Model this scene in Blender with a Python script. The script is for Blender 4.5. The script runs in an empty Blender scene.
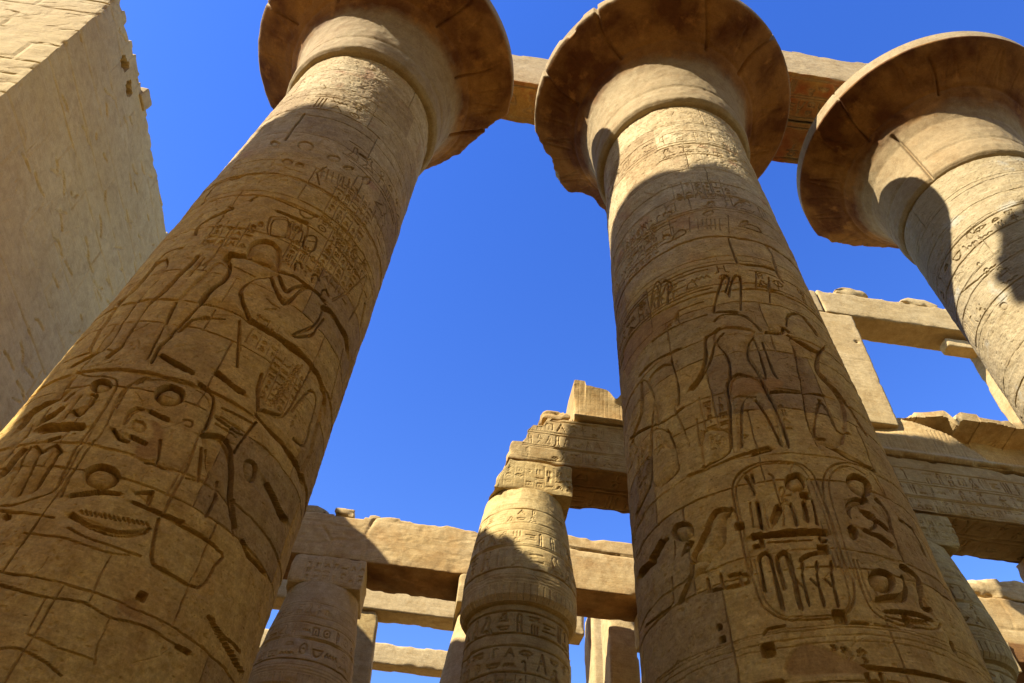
import bpy, math, random
import numpy as np
from mathutils import Matrix
RAD = math.radians
scene = bpy.context.scene
col = scene.collection

# ---------------------------------------------------------------- camera, sky, sun, exposure
cam_d = bpy.data.cameras.new('camera')
cam_d.sensor_width = 36.0
cam_d.lens = 25.357
cam_d.clip_start = 0.05
cam_d.clip_end = 4000
cam = bpy.data.objects.new('camera', cam_d)
col.objects.link(cam)
cam.matrix_world = Matrix(((0.98986, -0.13712, -0.03708, -3.7655),
                           (-0.12956, -0.76448, -0.63150, -7.0609),
                           (0.05825, 0.62990, -0.77449, 1.6),
                           (0, 0, 0, 1)))
scene.camera = cam

SUN_EL, SUN_AZ = 37.7, -152.0            # azimuth of the sun, measured from +X towards +Y
world = bpy.data.worlds.new('World')
scene.world = world
world.use_nodes = True
nt = world.node_tree
bg = nt.nodes['Background']
sky = nt.nodes.new('ShaderNodeTexSky')
sky.sky_type = 'NISHITA'
sky.sun_disc = False
sky.sun_elevation = RAD(SUN_EL)
sky.sun_rotation = RAD(90 - SUN_AZ)
sky.altitude = 100
sky.air_density = 1.5
sky.dust_density = 0.15
sky.ozone_density = 3.0
hs = nt.nodes.new('ShaderNodeHueSaturation')
hs.inputs['Saturation'].default_value = 1.36
hs.inputs['Hue'].default_value = 0.5275
nt.links.new(sky.outputs[0], hs.inputs['Color'])
nt.links.new(hs.outputs[0], bg.inputs['Color'])
bg.inputs['Strength'].default_value = 0.122
sun_d = bpy.data.lights.new('sun', 'SUN')
sun_d.energy = 4.9
sun_d.angle = RAD(0.55)
sun_d.color = (1.0, 0.955, 0.89)
sun = bpy.data.objects.new('sun', sun_d)
sun.rotation_euler = (RAD(90 - SUN_EL), 0, RAD(SUN_AZ + 90))
col.objects.link(sun)
scene.view_settings.view_transform = 'Standard'
scene.view_settings.look = 'None'
scene.view_settings.exposure = 1.3
scene.view_settings.gamma = 1.0
scene.cycles.max_bounces = 8
scene.cycles.diffuse_bounces = 4

G = 1.6                                   # the lens stands 1.6 m above the ground: heights h below are above the lens

# ---------------------------------------------------------------- helpers
def hash3(ix, iy, iz, seed):
    n = (ix.astype(np.int64) * 374761393 + iy.astype(np.int64) * 668265263 + iz.astype(np.int64) * 2147483647 + seed * 144665) & 0xffffffff
    n = ((n ^ (n >> 13)) * 1274126177) & 0xffffffff
    n = ((n ^ (n >> 16)) * 2246822519) & 0xffffffff
    return ((n ^ (n >> 15)) & 0xffff) / 65535.0 * 2 - 1

def noise(P, f, seed=0):
    Q = P * f
    I = np.floor(Q).astype(np.int64)
    t = Q - I
    t = t * t * (3 - 2 * t)
    r = 0
    for dx in (0, 1):
        wx = t[..., 0] if dx else 1 - t[..., 0]
        for dy in (0, 1):
            wy = t[..., 1] if dy else 1 - t[..., 1]
            for dz in (0, 1):
                wz = t[..., 2] if dz else 1 - t[..., 2]
                r = r + wx * wy * wz * hash3(I[..., 0] + dx, I[..., 1] + dy, I[..., 2] + dz, seed)
    return r

def fbm(P, f, octv=4, seed=0):
    r, a = 0, 1.0
    for o in range(octv):
        r = r + a * noise(P, f, seed + o * 7)
        f *= 2.03
        a *= 0.5
    return r / 1.7

def make_mesh(name, V, F, material=None, parent=None, smooth=True, attr=None, tone=None):
    me = bpy.data.meshes.new(name)
    V = np.asarray(V, dtype=np.float32).reshape(-1, 3)
    F = np.asarray(F, dtype=np.int32).reshape(-1, 4)
    me.vertices.add(len(V))
    me.vertices.foreach_set('co', V.ravel())
    me.loops.add(F.size)
    me.loops.foreach_set('vertex_index', F.ravel())
    me.polygons.add(len(F))
    me.polygons.foreach_set('loop_start', np.arange(0, F.size, 4, dtype=np.int32))
    me.polygons.foreach_set('loop_total', np.full(len(F), 4, dtype=np.int32))
    me.update(calc_edges=True)
    me.polygons.foreach_set('use_smooth', np.full(len(F), smooth, dtype=bool))
    if attr is not None:
        at = me.attributes.new('fill', 'FLOAT', 'POINT')
        at.data.foreach_set('value', np.asarray(attr, dtype=np.float32).ravel())
    if tone is not None:
        at = me.attributes.new('tone', 'FLOAT', 'POINT')
        at.data.foreach_set('value', np.asarray(tone, dtype=np.float32).ravel())
    if material:
        me.materials.append(material)
    o = bpy.data.objects.new(name, me)
    col.objects.link(o)
    if parent:
        o.parent = parent
    return o

def thing(name, label, cat, loc=(0, 0, 0), group=None):
    o = bpy.data.objects.new(name, None)
    o.empty_display_size = 0.3
    o.location = loc
    col.objects.link(o)
    return tag(o, label, cat, group)

def tag(o, label, cat, group=None):
    o['label'] = label
    o['category'] = cat
    o['kind'] = 'thing'
    if group:
        o['group'] = group
    return o

# ---- carved relief: a height field drawn with grooves, sunk figures and hieroglyphs
GLYPHS = [
    [[(.45, 0), (.45, 1), (.7, .85), (.7, .4), (.45, .35)]],
    [[(0, .35), (.12, .55), (.25, .35), (.37, .55), (.5, .35), (.62, .55), (.75, .35), (.87, .55), (1, .35)]],
    [[(.5 + .33 * math.cos(a * .63), .5 + .33 * math.sin(a * .63)) for a in range(11)], [(.45, .5), (.55, .5)]],
    [[(.1, 0), (.35, .3), (.25, .7), (.4, .95), (.62, .9), (.55, .7), (.85, .3), (1, .1), (.5, .12)], [(.4, .12), (.4, 0), (.55, 0)]],
    [[(0, .5), (.3, .72), (.7, .72), (1, .5), (.7, .3), (.3, .3), (0, .5)], [(.5, .6), (.5, .42)], [(.6, .3), (.65, .05)]],
    [[(.5, 0), (.5, .55), (.3, .8), (.4, 1), (.6, 1), (.7, .8), (.5, .55)], [(.2, .5), (.8, .5)]],
    [[(.05, .6), (.95, .6), (.8, .3), (.5, .18), (.2, .3), (.05, .6)]],
    [[(.15, .15), (.85, .15), (.85, .8), (.15, .8), (.15, .15)], [(.5, .15), (.5, .5)]],
    [[(.5, 0), (.5, .85), (.35, 1), (.2, .85)]],
    [[(.15, 0), (.85, 0), (.8, .35), (.55, .45), (.6, .7), (.5, .95), (.32, .9), (.3, .65), (.35, .45), (.15, 0)]],
    [[(0, .2), (.2, .35), (.4, .15), (.6, .35), (.8, .2), (.9, .6), (1, .6)]],
    [[(.2, .2), (.8, .2), (.7, .5), (.5, .62), (.3, .5), (.2, .2)]],
    [[(.2, .05), (.2, .95)], [(.5, .05), (.5, .95)], [(.8, .05), (.8, .95)]],
    [[(.3, 0), (.35, .9), (.55, 1), (.65, .8), (.6, 0)], [(.35, .5), (.62, .5)]],
    [[(0, .7), (1, .7)], [(0, .3), (1, .3)], [(.1, .5), (.5, .5)]],
    [[(.1, .1), (.5, .9), (.9, .1)], [(.3, .45), (.7, .45)]],
    [[(.3, 1), (.3, .2), (.1, 0)], [(.7, 1), (.7, .2), (.9, 0)], [(.3, .6), (.7, .6)]],
]

class Canvas:
    def __init__(s, x0, x1, y0, y1, res):
        s.x0, s.y0, s.res = x0, y0, res
        s.nx, s.ny = int((x1 - x0) / res) + 2, int((y1 - y0) / res) + 2
        s.a = np.zeros((s.ny, s.nx), np.float32)
        s.fill = np.zeros((s.ny, s.nx), np.float32)
    def win(s, P, m):
        P = np.asarray(P, float)
        i0 = max(int((P[:, 0].min() - m - s.x0) / s.res), 0)
        i1 = min(int((P[:, 0].max() + m - s.x0) / s.res) + 2, s.nx)
        j0 = max(int((P[:, 1].min() - m - s.y0) / s.res), 0)
        j1 = min(int((P[:, 1].max() + m - s.y0) / s.res) + 2, s.ny)
        if i1 <= i0 or j1 <= j0:
            return None
        X, Y = np.meshgrid(s.x0 + np.arange(i0, i1) * s.res, s.y0 + np.arange(j0, j1) * s.res)
        return slice(j0, j1), slice(i0, i1), X, Y
    @staticmethod
    def dist(P, X, Y, closed=False):
        D = np.full(X.shape, 1e9)
        P = list(P)
        if closed:
            P = P + [P[0]]
        for (ax, ay), (bx, by) in zip(P[:-1], P[1:]):
            dx, dy = bx - ax, by - ay
            L2 = dx * dx + dy * dy + 1e-12
            t = np.clip(((X - ax) * dx + (Y - ay) * dy) / L2, 0, 1)
            D = np.minimum(D, (X - ax - t * dx) ** 2 + (Y - ay - t * dy) ** 2)
        return np.sqrt(D)
    @staticmethod
    def inside(P, X, Y):
        r = np.zeros(X.shape, bool)
        n = len(P)
        for i in range(n):
            ax, ay = P[i]
            bx, by = P[(i + 1) % n]
            if ay == by:
                continue
            c = ((ay > Y) != (by > Y)) & (X < (bx - ax) * (Y - ay) / (by - ay) + ax)
            r ^= c
        return r
    def groove(s, P, w, d):
        for k in range(0, max(len(P) - 1, 1), 6):        # short runs keep the windows small
            Q = P[k:k + 7]
            if len(Q) < 2:
                continue
            W = s.win(Q, w * 3.4 if w >= .034 else w)
            if W is None:
                continue
            js, is_, X, Y = W
            D = s.dist(Q, X, Y)
            wob = 1 + .35 * np.sin(X * 9.1 + Y * 5.3) * np.sin(Y * 7.7 - X * 3.1)
            v = -d * np.clip((w * .42 * wob - D) / max(w * .12, s.res * .8) + .45, 0, 1)
            if w >= .034:                              # cut steeply on the upper side, running out gently on the lower
                ax, ay = Q[0]
                bx, by = Q[-1]
                if bx < ax:
                    ax, ay, bx, by = bx, by, ax, ay
                L_ = math.hypot(bx - ax, by - ay) + 1e-9
                sd = ((X - ax) * (by - ay) - (Y - ay) * (bx - ax)) / L_
                ramp = -d * .32 * np.exp(-np.clip(D - w * .4, 0, 9) / (w * .9)) * np.clip(sd / (w * .3) + .4, 0, 1)
                v = np.minimum(v, ramp * (D < w * 3.4))
            s.a[js, is_] = np.minimum(s.a[js, is_], v)
    def sunk(s, P, D0, soft):
        W = s.win(P, .05)
        if W is None:
            return
        js, is_, X, Y = W
        D = s.dist(P, X, Y, True)
        ins = s.inside(P, X, Y)
        v = -D0 * (.12 + .88 * np.exp(-(D / soft) ** 1.5)) * ins * np.clip(D / .012, 0, 1)
        s.a[js, is_] = np.minimum(s.a[js, is_], v)
    def flat(s, P, lev, amount=1.0):
        W = s.win(P, .05)
        if W is None:
            return
        js, is_, X, Y = W
        D = s.dist(P, X, Y, True)
        m = s.inside(P, X, Y) * np.clip(D / .03, 0, 1)
        s.a[js, is_] = s.a[js, is_] * (1 - m) + lev * .3 * m
        s.fill[js, is_] = np.maximum(s.fill[js, is_], m * amount)
    def hole(s, x, y, r, d):
        W = s.win([(x, y)], r * 1.5)
        if W is None:
            return
        js, is_, X, Y = W
        D = np.maximum(abs(X - x), abs(Y - y)) * .6 + np.hypot(X - x, Y - y) * .4
        v = -d * np.clip((r - D) / .012 + .3, 0, 1)
        s.a[js, is_] = np.minimum(s.a[js, is_], v)
    def band(s, x0, x1, y0, y1, w, d, rng, lines=True, keep=.9):
        """a row of hieroglyphs between two cut lines"""
        H = y1 - y0
        if lines:
            s.groove([(x, y0) for x in np.arange(x0, x1 + .3, .3)], w, d)
            s.groove([(x, y1) for x in np.arange(x0, x1 + .3, .3)], w, d)
        x = x0 + H * .1
        while x < x1 - H * .4:
            stack = rng.random() < .45
            n = 2 if stack else 1
            gw = H * rng.uniform(.38, .62)
            for q in range(n):
                if rng.random() > keep:
                    continue
                g = rng.choice(GLYPHS)
                gh = H * (.78 if n == 1 else .36)
                yb = y0 + H * (.1 if n == 1 else (.08 + q * .47))
                fl = rng.random() < .5
                for st in g:
                    pts = [(x + (1 - a if fl else a) * gw, yb + b * gh) for a, b in st]
                    s.groove(pts, w, d)
            x += gw + H * rng.uniform(.1, .2)
    def columns(s, x0, x1, y0, y1, cw, w, d, rng, keep=.9):
        """upright columns of hieroglyphs between cut lines"""
        x = x0
        while x < x1:
            s.groove([(x, y) for y in np.arange(y0, y1 + .01, (y1 - y0) / 8)], w * .8, d * .8)
            y = y0 + cw * .1
            while y < y1 - cw * .6:
                if rng.random() < keep:
                    g = rng.choice(GLYPHS)
                    gh = cw * rng.uniform(.45, .7)
                    for st in g:
                        s.groove([(x + cw * (.15 + .7 * a), y + b * gh) for a, b in st], w, d)
                y += cw * .8
            x += cw
    def scratch(s, x0, x1, y0, y1, n, rng, w=.02, d=.012, L=(.1, .5), ang=None):
        for _ in range(n):
            x, y = rng.uniform(x0, x1), rng.uniform(y0, y1)
            a = rng.uniform(0, 6.3) if ang is None else rng.gauss(ang, .15)
            l = rng.uniform(*L)
            pts = [(x, y)]
            for q in range(3):
                a += rng.gauss(0, .3)
                pts.append((pts[-1][0] + l / 3 * math.cos(a), pts[-1][1] + l / 3 * math.sin(a)))
            s.groove(pts, w, d)
    def courses(s, x0, x1, y0, y1, ch, bw, w, d, rng, part=1.0):
        """stone joints, worn away in places"""
        y = y0
        while y < y1:
            h = ch * rng.uniform(.8, 1.25)
            x = x0
            while x < x1:
                l = bw * rng.uniform(.6, 1.4)
                if rng.random() < part:
                    s.groove([(x + t * l / 4, y + rng.gauss(0, .008)) for t in range(5)], w * rng.uniform(.6, 1.5), d)
                if rng.random() < part:
                    s.groove([(x + rng.gauss(0, .01), y + t * h / 3) for t in range(4)], w * rng.uniform(.6, 1.3), d)
                x += l
            y += h
    def sample(s, X, Y, what=None):
        A = s.a if what is None else what
        fx = np.clip((X - s.x0) / s.res, 0, s.nx - 1.001)
        fy = np.clip((Y - s.y0) / s.res, 0, s.ny - 1.001)
        ix, iy = fx.astype(int), fy.astype(int)
        tx, ty = fx - ix, fy - iy
        return (A[iy, ix] * (1 - tx) * (1 - ty) + A[iy, ix + 1] * tx * (1 - ty) + A[iy + 1, ix] * (1 - tx) * ty + A[iy + 1, ix + 1] * tx * ty)

# ---------------------------------------------------------------- materials
def sandstone(name, tones, fillc=(.30, .22, .13), strata=0.35, bump=.5, stain=None, stain_amt=0.0, paint=None, paint_amt=0.0, grain=1.0, coat=None, rimz=None, tint=False, low_shade=False, vary=1.0):
    sc_ = lambda t: tuple(v * .88 for v in t)
    tones, fillc = tuple(sc_(t) for t in tones), sc_(fillc)
    m = bpy.data.materials.new(name)
    m.use_nodes = True
    n = m.node_tree
    N, Lk = n.nodes, n.links
    bs = N['Principled BSDF']
    bs.inputs['Roughness'].default_value = .92
    bs.inputs['Specular IOR Level'].default_value = .15
    geo = N.new('ShaderNodeNewGeometry')
    def nz(scale, det, rough=.6, vec=None, dist=0.0):
        t = N.new('ShaderNodeTexNoise')
        t.inputs['Scale'].default_value = scale
        t.inputs['Detail'].default_value = det
        t.inputs['Roughness'].default_value = rough
        t.inputs['Distortion'].default_value = dist
        Lk.new(vec or geo.outputs['Position'], t.inputs['Vector'])
        return t.outputs['Fac']
    def ramp(f, a, b):
        r = N.new('ShaderNodeMapRange')
        r.inputs['From Min'].default_value = a
        r.inputs['From Max'].default_value = b
        Lk.new(f, r.inputs['Value'])
        return r.outputs['Result']
    def mix(f, a, b, mode='MIX'):
        x = N.new('ShaderNodeMix')
        x.data_type = 'RGBA'
        x.blend_type = mode
        for sock, v in ((x.inputs['Factor'], f), (x.inputs['A'], a), (x.inputs['B'], b)):
            if hasattr(v, 'links'):
                Lk.new(v, sock)
            elif isinstance(v, tuple):
                sock.default_value = (*v, 1)
            else:
                sock.default_value = v
        return x.outputs['Result']
    def mul(a, k):
        x = N.new('ShaderNodeMath')
        x.operation = 'MULTIPLY'
        Lk.new(a, x.inputs[0])
        if hasattr(k, 'links'):
            Lk.new(k, x.inputs[1])
        else:
            x.inputs[1].default_value = k
        return x.outputs[0]
    c = mix(ramp(nz(.55, 5, .6, None, .4), .36, .64), tones[0], tones[1])
    c = mix(mul(ramp(nz(2.3, 6, .7, None, .6), .5, .72), .7), c, tones[2])
    mp = N.new('ShaderNodeMapping')
    mp.inputs['Scale'].default_value = (.35, .35, 9.0)
    Lk.new(geo.outputs['Position'], mp.inputs['Vector'])
    st = nz(1.0, 5, .65, mp.outputs[0], .3)
    c = mix(mul(ramp(st, .45, .75), strata), c, tones[3])
    if coat:                                   # old paint under the bell and great beams; painted shade on side-beam soffits
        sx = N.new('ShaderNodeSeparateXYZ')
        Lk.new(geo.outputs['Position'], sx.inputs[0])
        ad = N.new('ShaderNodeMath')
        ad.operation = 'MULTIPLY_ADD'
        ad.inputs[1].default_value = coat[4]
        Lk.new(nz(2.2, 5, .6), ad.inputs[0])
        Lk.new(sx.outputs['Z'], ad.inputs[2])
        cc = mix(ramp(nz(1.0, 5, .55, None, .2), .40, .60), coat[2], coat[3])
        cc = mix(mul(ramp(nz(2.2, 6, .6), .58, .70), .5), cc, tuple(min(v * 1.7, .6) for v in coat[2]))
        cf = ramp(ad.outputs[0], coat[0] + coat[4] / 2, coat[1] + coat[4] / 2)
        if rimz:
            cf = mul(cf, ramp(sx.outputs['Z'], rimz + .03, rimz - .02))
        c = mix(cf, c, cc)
    if stain:
        s2 = mul(ramp(nz(.9, 7, .68, None, .8), .42, .60), stain_amt)
        c = mix(s2, c, stain)
    if paint:
        c = mix(mul(ramp(nz(1.7, 4, .5), .62, .70), paint_amt), c, paint)
    if low_shade:                                # warm shade hue painted into the lower drums, with a ragged upper limit
        sz = N.new('ShaderNodeSeparateXYZ')
        Lk.new(geo.outputs['Position'], sz.inputs[0])
        ma = N.new('ShaderNodeMath')
        ma.operation = 'MULTIPLY_ADD'
        ma.inputs[1].default_value = 7.0
        Lk.new(nz(.5, 6, .6), ma.inputs[0])
        Lk.new(sz.outputs['Z'], ma.inputs[2])
        bl = mix(ramp(nz(1.9, 6, .65), .4, .6), (.60, .39, .075), (.52, .30, .045))
        low_ = ramp(ma.outputs[0], 17.2, 13.8)
        c = mix(mul(low_, .70), c, bl)
    if tint:                                   # every block of the drums has a hue of its own
        a2 = N.new('ShaderNodeAttribute')
        a2.attribute_name = 'tone'
        c = mix(mul(mul(ramp(a2.outputs['Fac'], .1, 1.0), .4), low_), c, (.54, .32, .07))
        c = mix(mul(ramp(a2.outputs['Fac'], -.1, -1.0), .6), c, (.26, .165, .07))
    at = N.new('ShaderNodeAttribute')
    at.attribute_name = 'fill'
    c = mix(mul(at.outputs['Fac'], .75), c, fillc)
    g = mix(ramp(nz(34, 4, .75), .3, .7), (.72, .70, .68), (1.22, 1.22, 1.22))
    c = mix(min(grain * .6, 1.0), c, g, 'MULTIPLY')
    g2 = mix(ramp(nz(5.5, 7, .75, None, .3), .36, .64), (.74, .70, .64), (1.16, 1.17, 1.18))
    c = mix(min(grain * .6, 1.0), c, g2, 'MULTIPLY')
    mf = N.new('ShaderNodeMapping')
    mf.inputs['Scale'].default_value = (1.2, 1.2, 30.0)
    Lk.new(geo.outputs['Position'], mf.inputs['Vector'])
    g3 = mix(ramp(nz(1.0, 4, .6, mf.outputs[0], .2), .36, .64), (.80, .77, .72), (1.12, 1.12, 1.12))
    c = mix(min(strata * 1.3, 1.0), c, g3, 'MULTIPLY')
    oi = N.new('ShaderNodeObjectInfo')         # no two stones of quite the same colour
    g4 = mix(oi.outputs['Random'], (.86, .84, .80), (1.10, 1.10, 1.12))
    c = mix(vary, c, g4, 'MULTIPLY')
    # small dark pits and lichen specks
    c = mix(mul(ramp(nz(9, 6, .8), .66, .74), .55), c, tuple(v * .5 for v in tones[2]))
    Lk.new(c, bs.inputs['Base Color'])
    b1 = N.new('ShaderNodeBump')
    b1.inputs['Strength'].default_value = bump
    b1.inputs['Distance'].default_value = .03
    Lk.new(nz(7, 9, .72), b1.inputs['Height'])
    b2 = N.new('ShaderNodeBump')
    b2.inputs['Strength'].default_value = bump * .8
    b2.inputs['Distance'].default_value = .008
    Lk.new(nz(60, 4, .7), b2.inputs['Height'])
    Lk.new(b1.outputs[0], b2.inputs['Normal'])
    b3 = N.new('ShaderNodeBump')
    b3.inputs['Strength'].default_value = bump * .7
    b3.inputs['Distance'].default_value = .02
    Lk.new(st, b3.inputs['Height'])
    Lk.new(b2.outputs[0], b3.inputs['Normal'])
    Lk.new(b3.outputs[0], bs.inputs['Normal'])
    return m

M_SHAFT = sandstone('sandstone_shaft', ((.56, .435, .225), (.50, .355, .16), (.36, .23, .085), (.62, .50, .29)), fillc=(.42, .22, .055), tint=True, strata=.28, grain=1.5, low_shade=True, vary=0.0, paint=(.42, .17, .08), paint_amt=.4)
M_SHAFT3 = sandstone('sandstone_shaft_sunlit', ((.41, .325, .175), (.38, .29, .14), (.31, .22, .10), (.46, .38, .24)), paint=(.40, .42, .36), paint_amt=.35)  # paler shaft stone with sunlight worked into its tones; bluish paint traces
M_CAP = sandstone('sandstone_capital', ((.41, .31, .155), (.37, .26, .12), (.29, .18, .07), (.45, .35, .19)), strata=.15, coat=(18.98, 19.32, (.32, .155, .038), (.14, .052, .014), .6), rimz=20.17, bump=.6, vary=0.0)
M_PALE = sandstone('sandstone_pale', ((.57, .425, .20), (.51, .36, .15), (.38, .24, .08), (.61, .47, .24)))
M_BEAM = sandstone('sandstone_beam', ((.56, .41, .18), (.49, .33, .125), (.35, .20, .06), (.60, .45, .22)), stain=(.34, .18, .05), stain_amt=.35, coat=(13.22, 13.14, (.27, .14, .045), (.15, .07, .022), .03))  # the dark coat below paints shade onto the beam undersides
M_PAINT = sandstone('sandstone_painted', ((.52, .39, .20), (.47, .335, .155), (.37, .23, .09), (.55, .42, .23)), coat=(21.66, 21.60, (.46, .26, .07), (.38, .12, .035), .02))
M_WARM = sandstone('sandstone_warm', ((.55, .41, .165), (.49, .335, .12), (.35, .205, .055), (.60, .46, .21)), grain=1.3)
M_WALL = sandstone('sandstone_wall', ((.62, .46, .20), (.56, .40, .16), (.40, .265, .10), (.65, .50, .25)), strata=.2, bump=.6, grain=.7, vary=0.0)

# ---------------------------------------------------------------- stone builders
def box_lattice(n):
    """surface lattice of a box with n=(nx,ny,nz) cells: unit coordinates and quads"""
    nx, ny, nz_ = n
    def code(i, j, k):
        return (i * (ny + 1) + j) * (nz_ + 1) + k
    quads = []
    def face(A, B, f, flip):
        a, b = np.meshgrid(np.arange(A), np.arange(B), indexing='ij')
        q = [f(a, b), f(a + 1, b), f(a + 1, b + 1), f(a, b + 1)]
        if flip:
            q = q[::-1]
        quads.append(np.stack([x.ravel() for x in q], 1))
    z0 = lambda a: np.zeros_like(a)
    face(nx, ny, lambda a, b: code(a, b, z0(a)), True)
    face(nx, ny, lambda a, b: code(a, b, z0(a) + nz_), False)
    face(nx, nz_, lambda a, b: code(a, z0(a), b), False)
    face(nx, nz_, lambda a, b: code(a, z0(a) + ny, b), True)
    face(ny, nz_, lambda a, b: code(z0(a), a, b), True)
    face(ny, nz_, lambda a, b: code(z0(a) + nx, a, b), False)
    Q = np.concatenate(quads)
    u, inv = np.unique(Q, return_inverse=True)
    inv = inv.reshape(Q.shape)
    k = u % (nz_ + 1)
    j = (u // (nz_ + 1)) % (ny + 1)
    i = u // ((nz_ + 1) * (ny + 1))
    return np.stack([i / nx, j / ny, k / nz_], 1), inv

def stone(name, lo, hi, material, parent=None, res=.06, seed=0, rough=.015, chip=.10, relief=None, warp=None, top_rag=0.0, maxn=(400, 120, 260), erode=1.0):
    """a worn squared block between two corners (u, v, h); relief: {'front'|'bottom'|'right'|'left': Canvas}"""
    lo, hi = np.array(lo, float), np.array(hi, float)
    S = hi - lo
    n = [int(np.clip(round(S[i] / res), 2, maxn[i])) for i in range(3)]
    U, Q = box_lattice(n)
    P = lo + U * S
    off = np.array([seed * 3.17, seed * 1.31, seed * 2.71])
    wear = np.clip(noise(P, .8, seed + 50) * 1.6 + noise(P, 2.6, seed + 51) * .7 + .9, .35, 1)
    if relief and name != 'temple_wall':
        relief_scale = wear
    else:
        relief_scale = np.ones(len(P))
    if relief:
        for fc, cv in relief.items():
            if fc == 'front':
                m = U[:, 1] == 0
                P[m, 1] -= cv.sample(P[m, 0], P[m, 2]) * relief_scale[m]
            elif fc == 'bottom':
                m = (U[:, 2] == 0) & (U[:, 1] > 0) & (U[:, 1] < 1)
                P[m, 2] -= cv.sample(P[m, 0], P[m, 1]) * relief_scale[m]
            elif fc == 'right':
                m = (U[:, 0] == 1) & (U[:, 1] > 0)
                P[m, 0] += cv.sample(P[m, 1], P[m, 2]) * relief_scale[m]
            elif fc == 'left':
                m = (U[:, 0] == 0) & (U[:, 1] > 0)
                P[m, 0] -= cv.sample(P[m, 1], P[m, 2]) * relief_scale[m]
    # worn and chipped arrises
    c = (U - .5) * 2
    near = np.stack([np.exp(-(1 - abs(c[:, i])) * S[i] / 2 / (chip * .9 + .02)) for i in range(3)], 1)
    edge = near.sum(1) - near.max(1)
    ch = np.clip(noise(P + off, 1.3, seed) * .6 + noise(P + off, 4.1, seed + 3) * .6 + .05, 0, 1) + .12
    P -= np.sign(c) * near * (edge * ch * chip * erode)[:, None]
    for i in range(3):
        P[:, i] += rough * fbm(P * 1.0 + off + i * 11.3, 2.2, 4, seed + i)
    if top_rag:
        t = U[:, 2] ** 1.5
        X = P.copy()
        X[:, 2] = 0
        r = np.clip(noise(X + off, .55, seed + 5) + .5 * noise(X + off, 1.7, seed + 6) + .35 * np.sign(noise(X + off, 1.1, seed + 8)), -1.5, 1)
        P[:, 2] += t * top_rag * (r - .3)
    if warp:
        P = warp(P, U)
    P[:, 2] += G
    at = None
    o = make_mesh(name, P, Q, material, parent, smooth=not (relief and res <= .035))
    return o

def set_parent_space(obs, root):
    """meshes are built in place; hang them on an empty standing at the thing's base"""
    for o in obs:
        o.parent = root
        o.matrix_parent_inverse = Matrix.Translation(root.location).inverted()

def lathe(name, prof, cx, cy, material, nth=180, disp=None, th=None, fill=None, cap=True, tone=None, smooth=True):
    """prof: (h, r) pairs; th: azimuths in degrees; disp(TH, H, R) returns radial change"""
    prof = np.array(prof, float)
    H, Rr = prof[:, 0], prof[:, 1]
    if th is None:
        th = np.linspace(-180, 180, nth, endpoint=False)
    TH, HH = np.meshgrid(np.radians(th), H)
    RR = np.repeat(Rr[:, None], len(th), 1)
    if disp is not None:
        RR = disp(np.degrees(TH), HH, RR)
        if isinstance(RR, tuple):
            RR, HH = RR
    X, Y = cx + RR * np.cos(TH), cy + RR * np.sin(TH)
    V = np.stack([X, Y, HH + G], -1).reshape(-1, 3)
    m, n = HH.shape
    i, j = np.meshgrid(np.arange(m - 1), np.arange(n), indexing='ij')
    jn = (j + 1) % n
    F = np.stack([i * n + j, i * n + jn, (i + 1) * n + jn, (i + 1) * n + j], -1).reshape(-1, 4)
    if cap:
        b = len(V)
        V = np.concatenate([V, [[cx, cy, HH[0].mean() + G], [cx, cy, HH[-1].mean() + G]]])
        j = np.arange(0, n - 1, 2)
        Fb = np.stack([np.full_like(j, b), (j + 2) % n, j + 1, j], 1)
        top = (m - 1) * n
        Ft = np.stack([np.full_like(j, b + 1), top + j, top + j + 1, top + (j + 2) % n], 1)
        F = np.concatenate([F, Fb, Ft])
    at = None
    if fill is not None:
        at = np.concatenate([fill(np.degrees(TH), np.repeat(H[:, None], len(th), 1)).ravel(), np.zeros(2 if cap else 0)])
    tn = None
    if tone is not None:
        tn = np.concatenate([tone(np.degrees(TH), np.repeat(H[:, None], len(th), 1)).ravel(), np.zeros(2 if cap else 0)])
    return make_mesh(name, V, F, material, None, smooth, at, tn)

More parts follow.
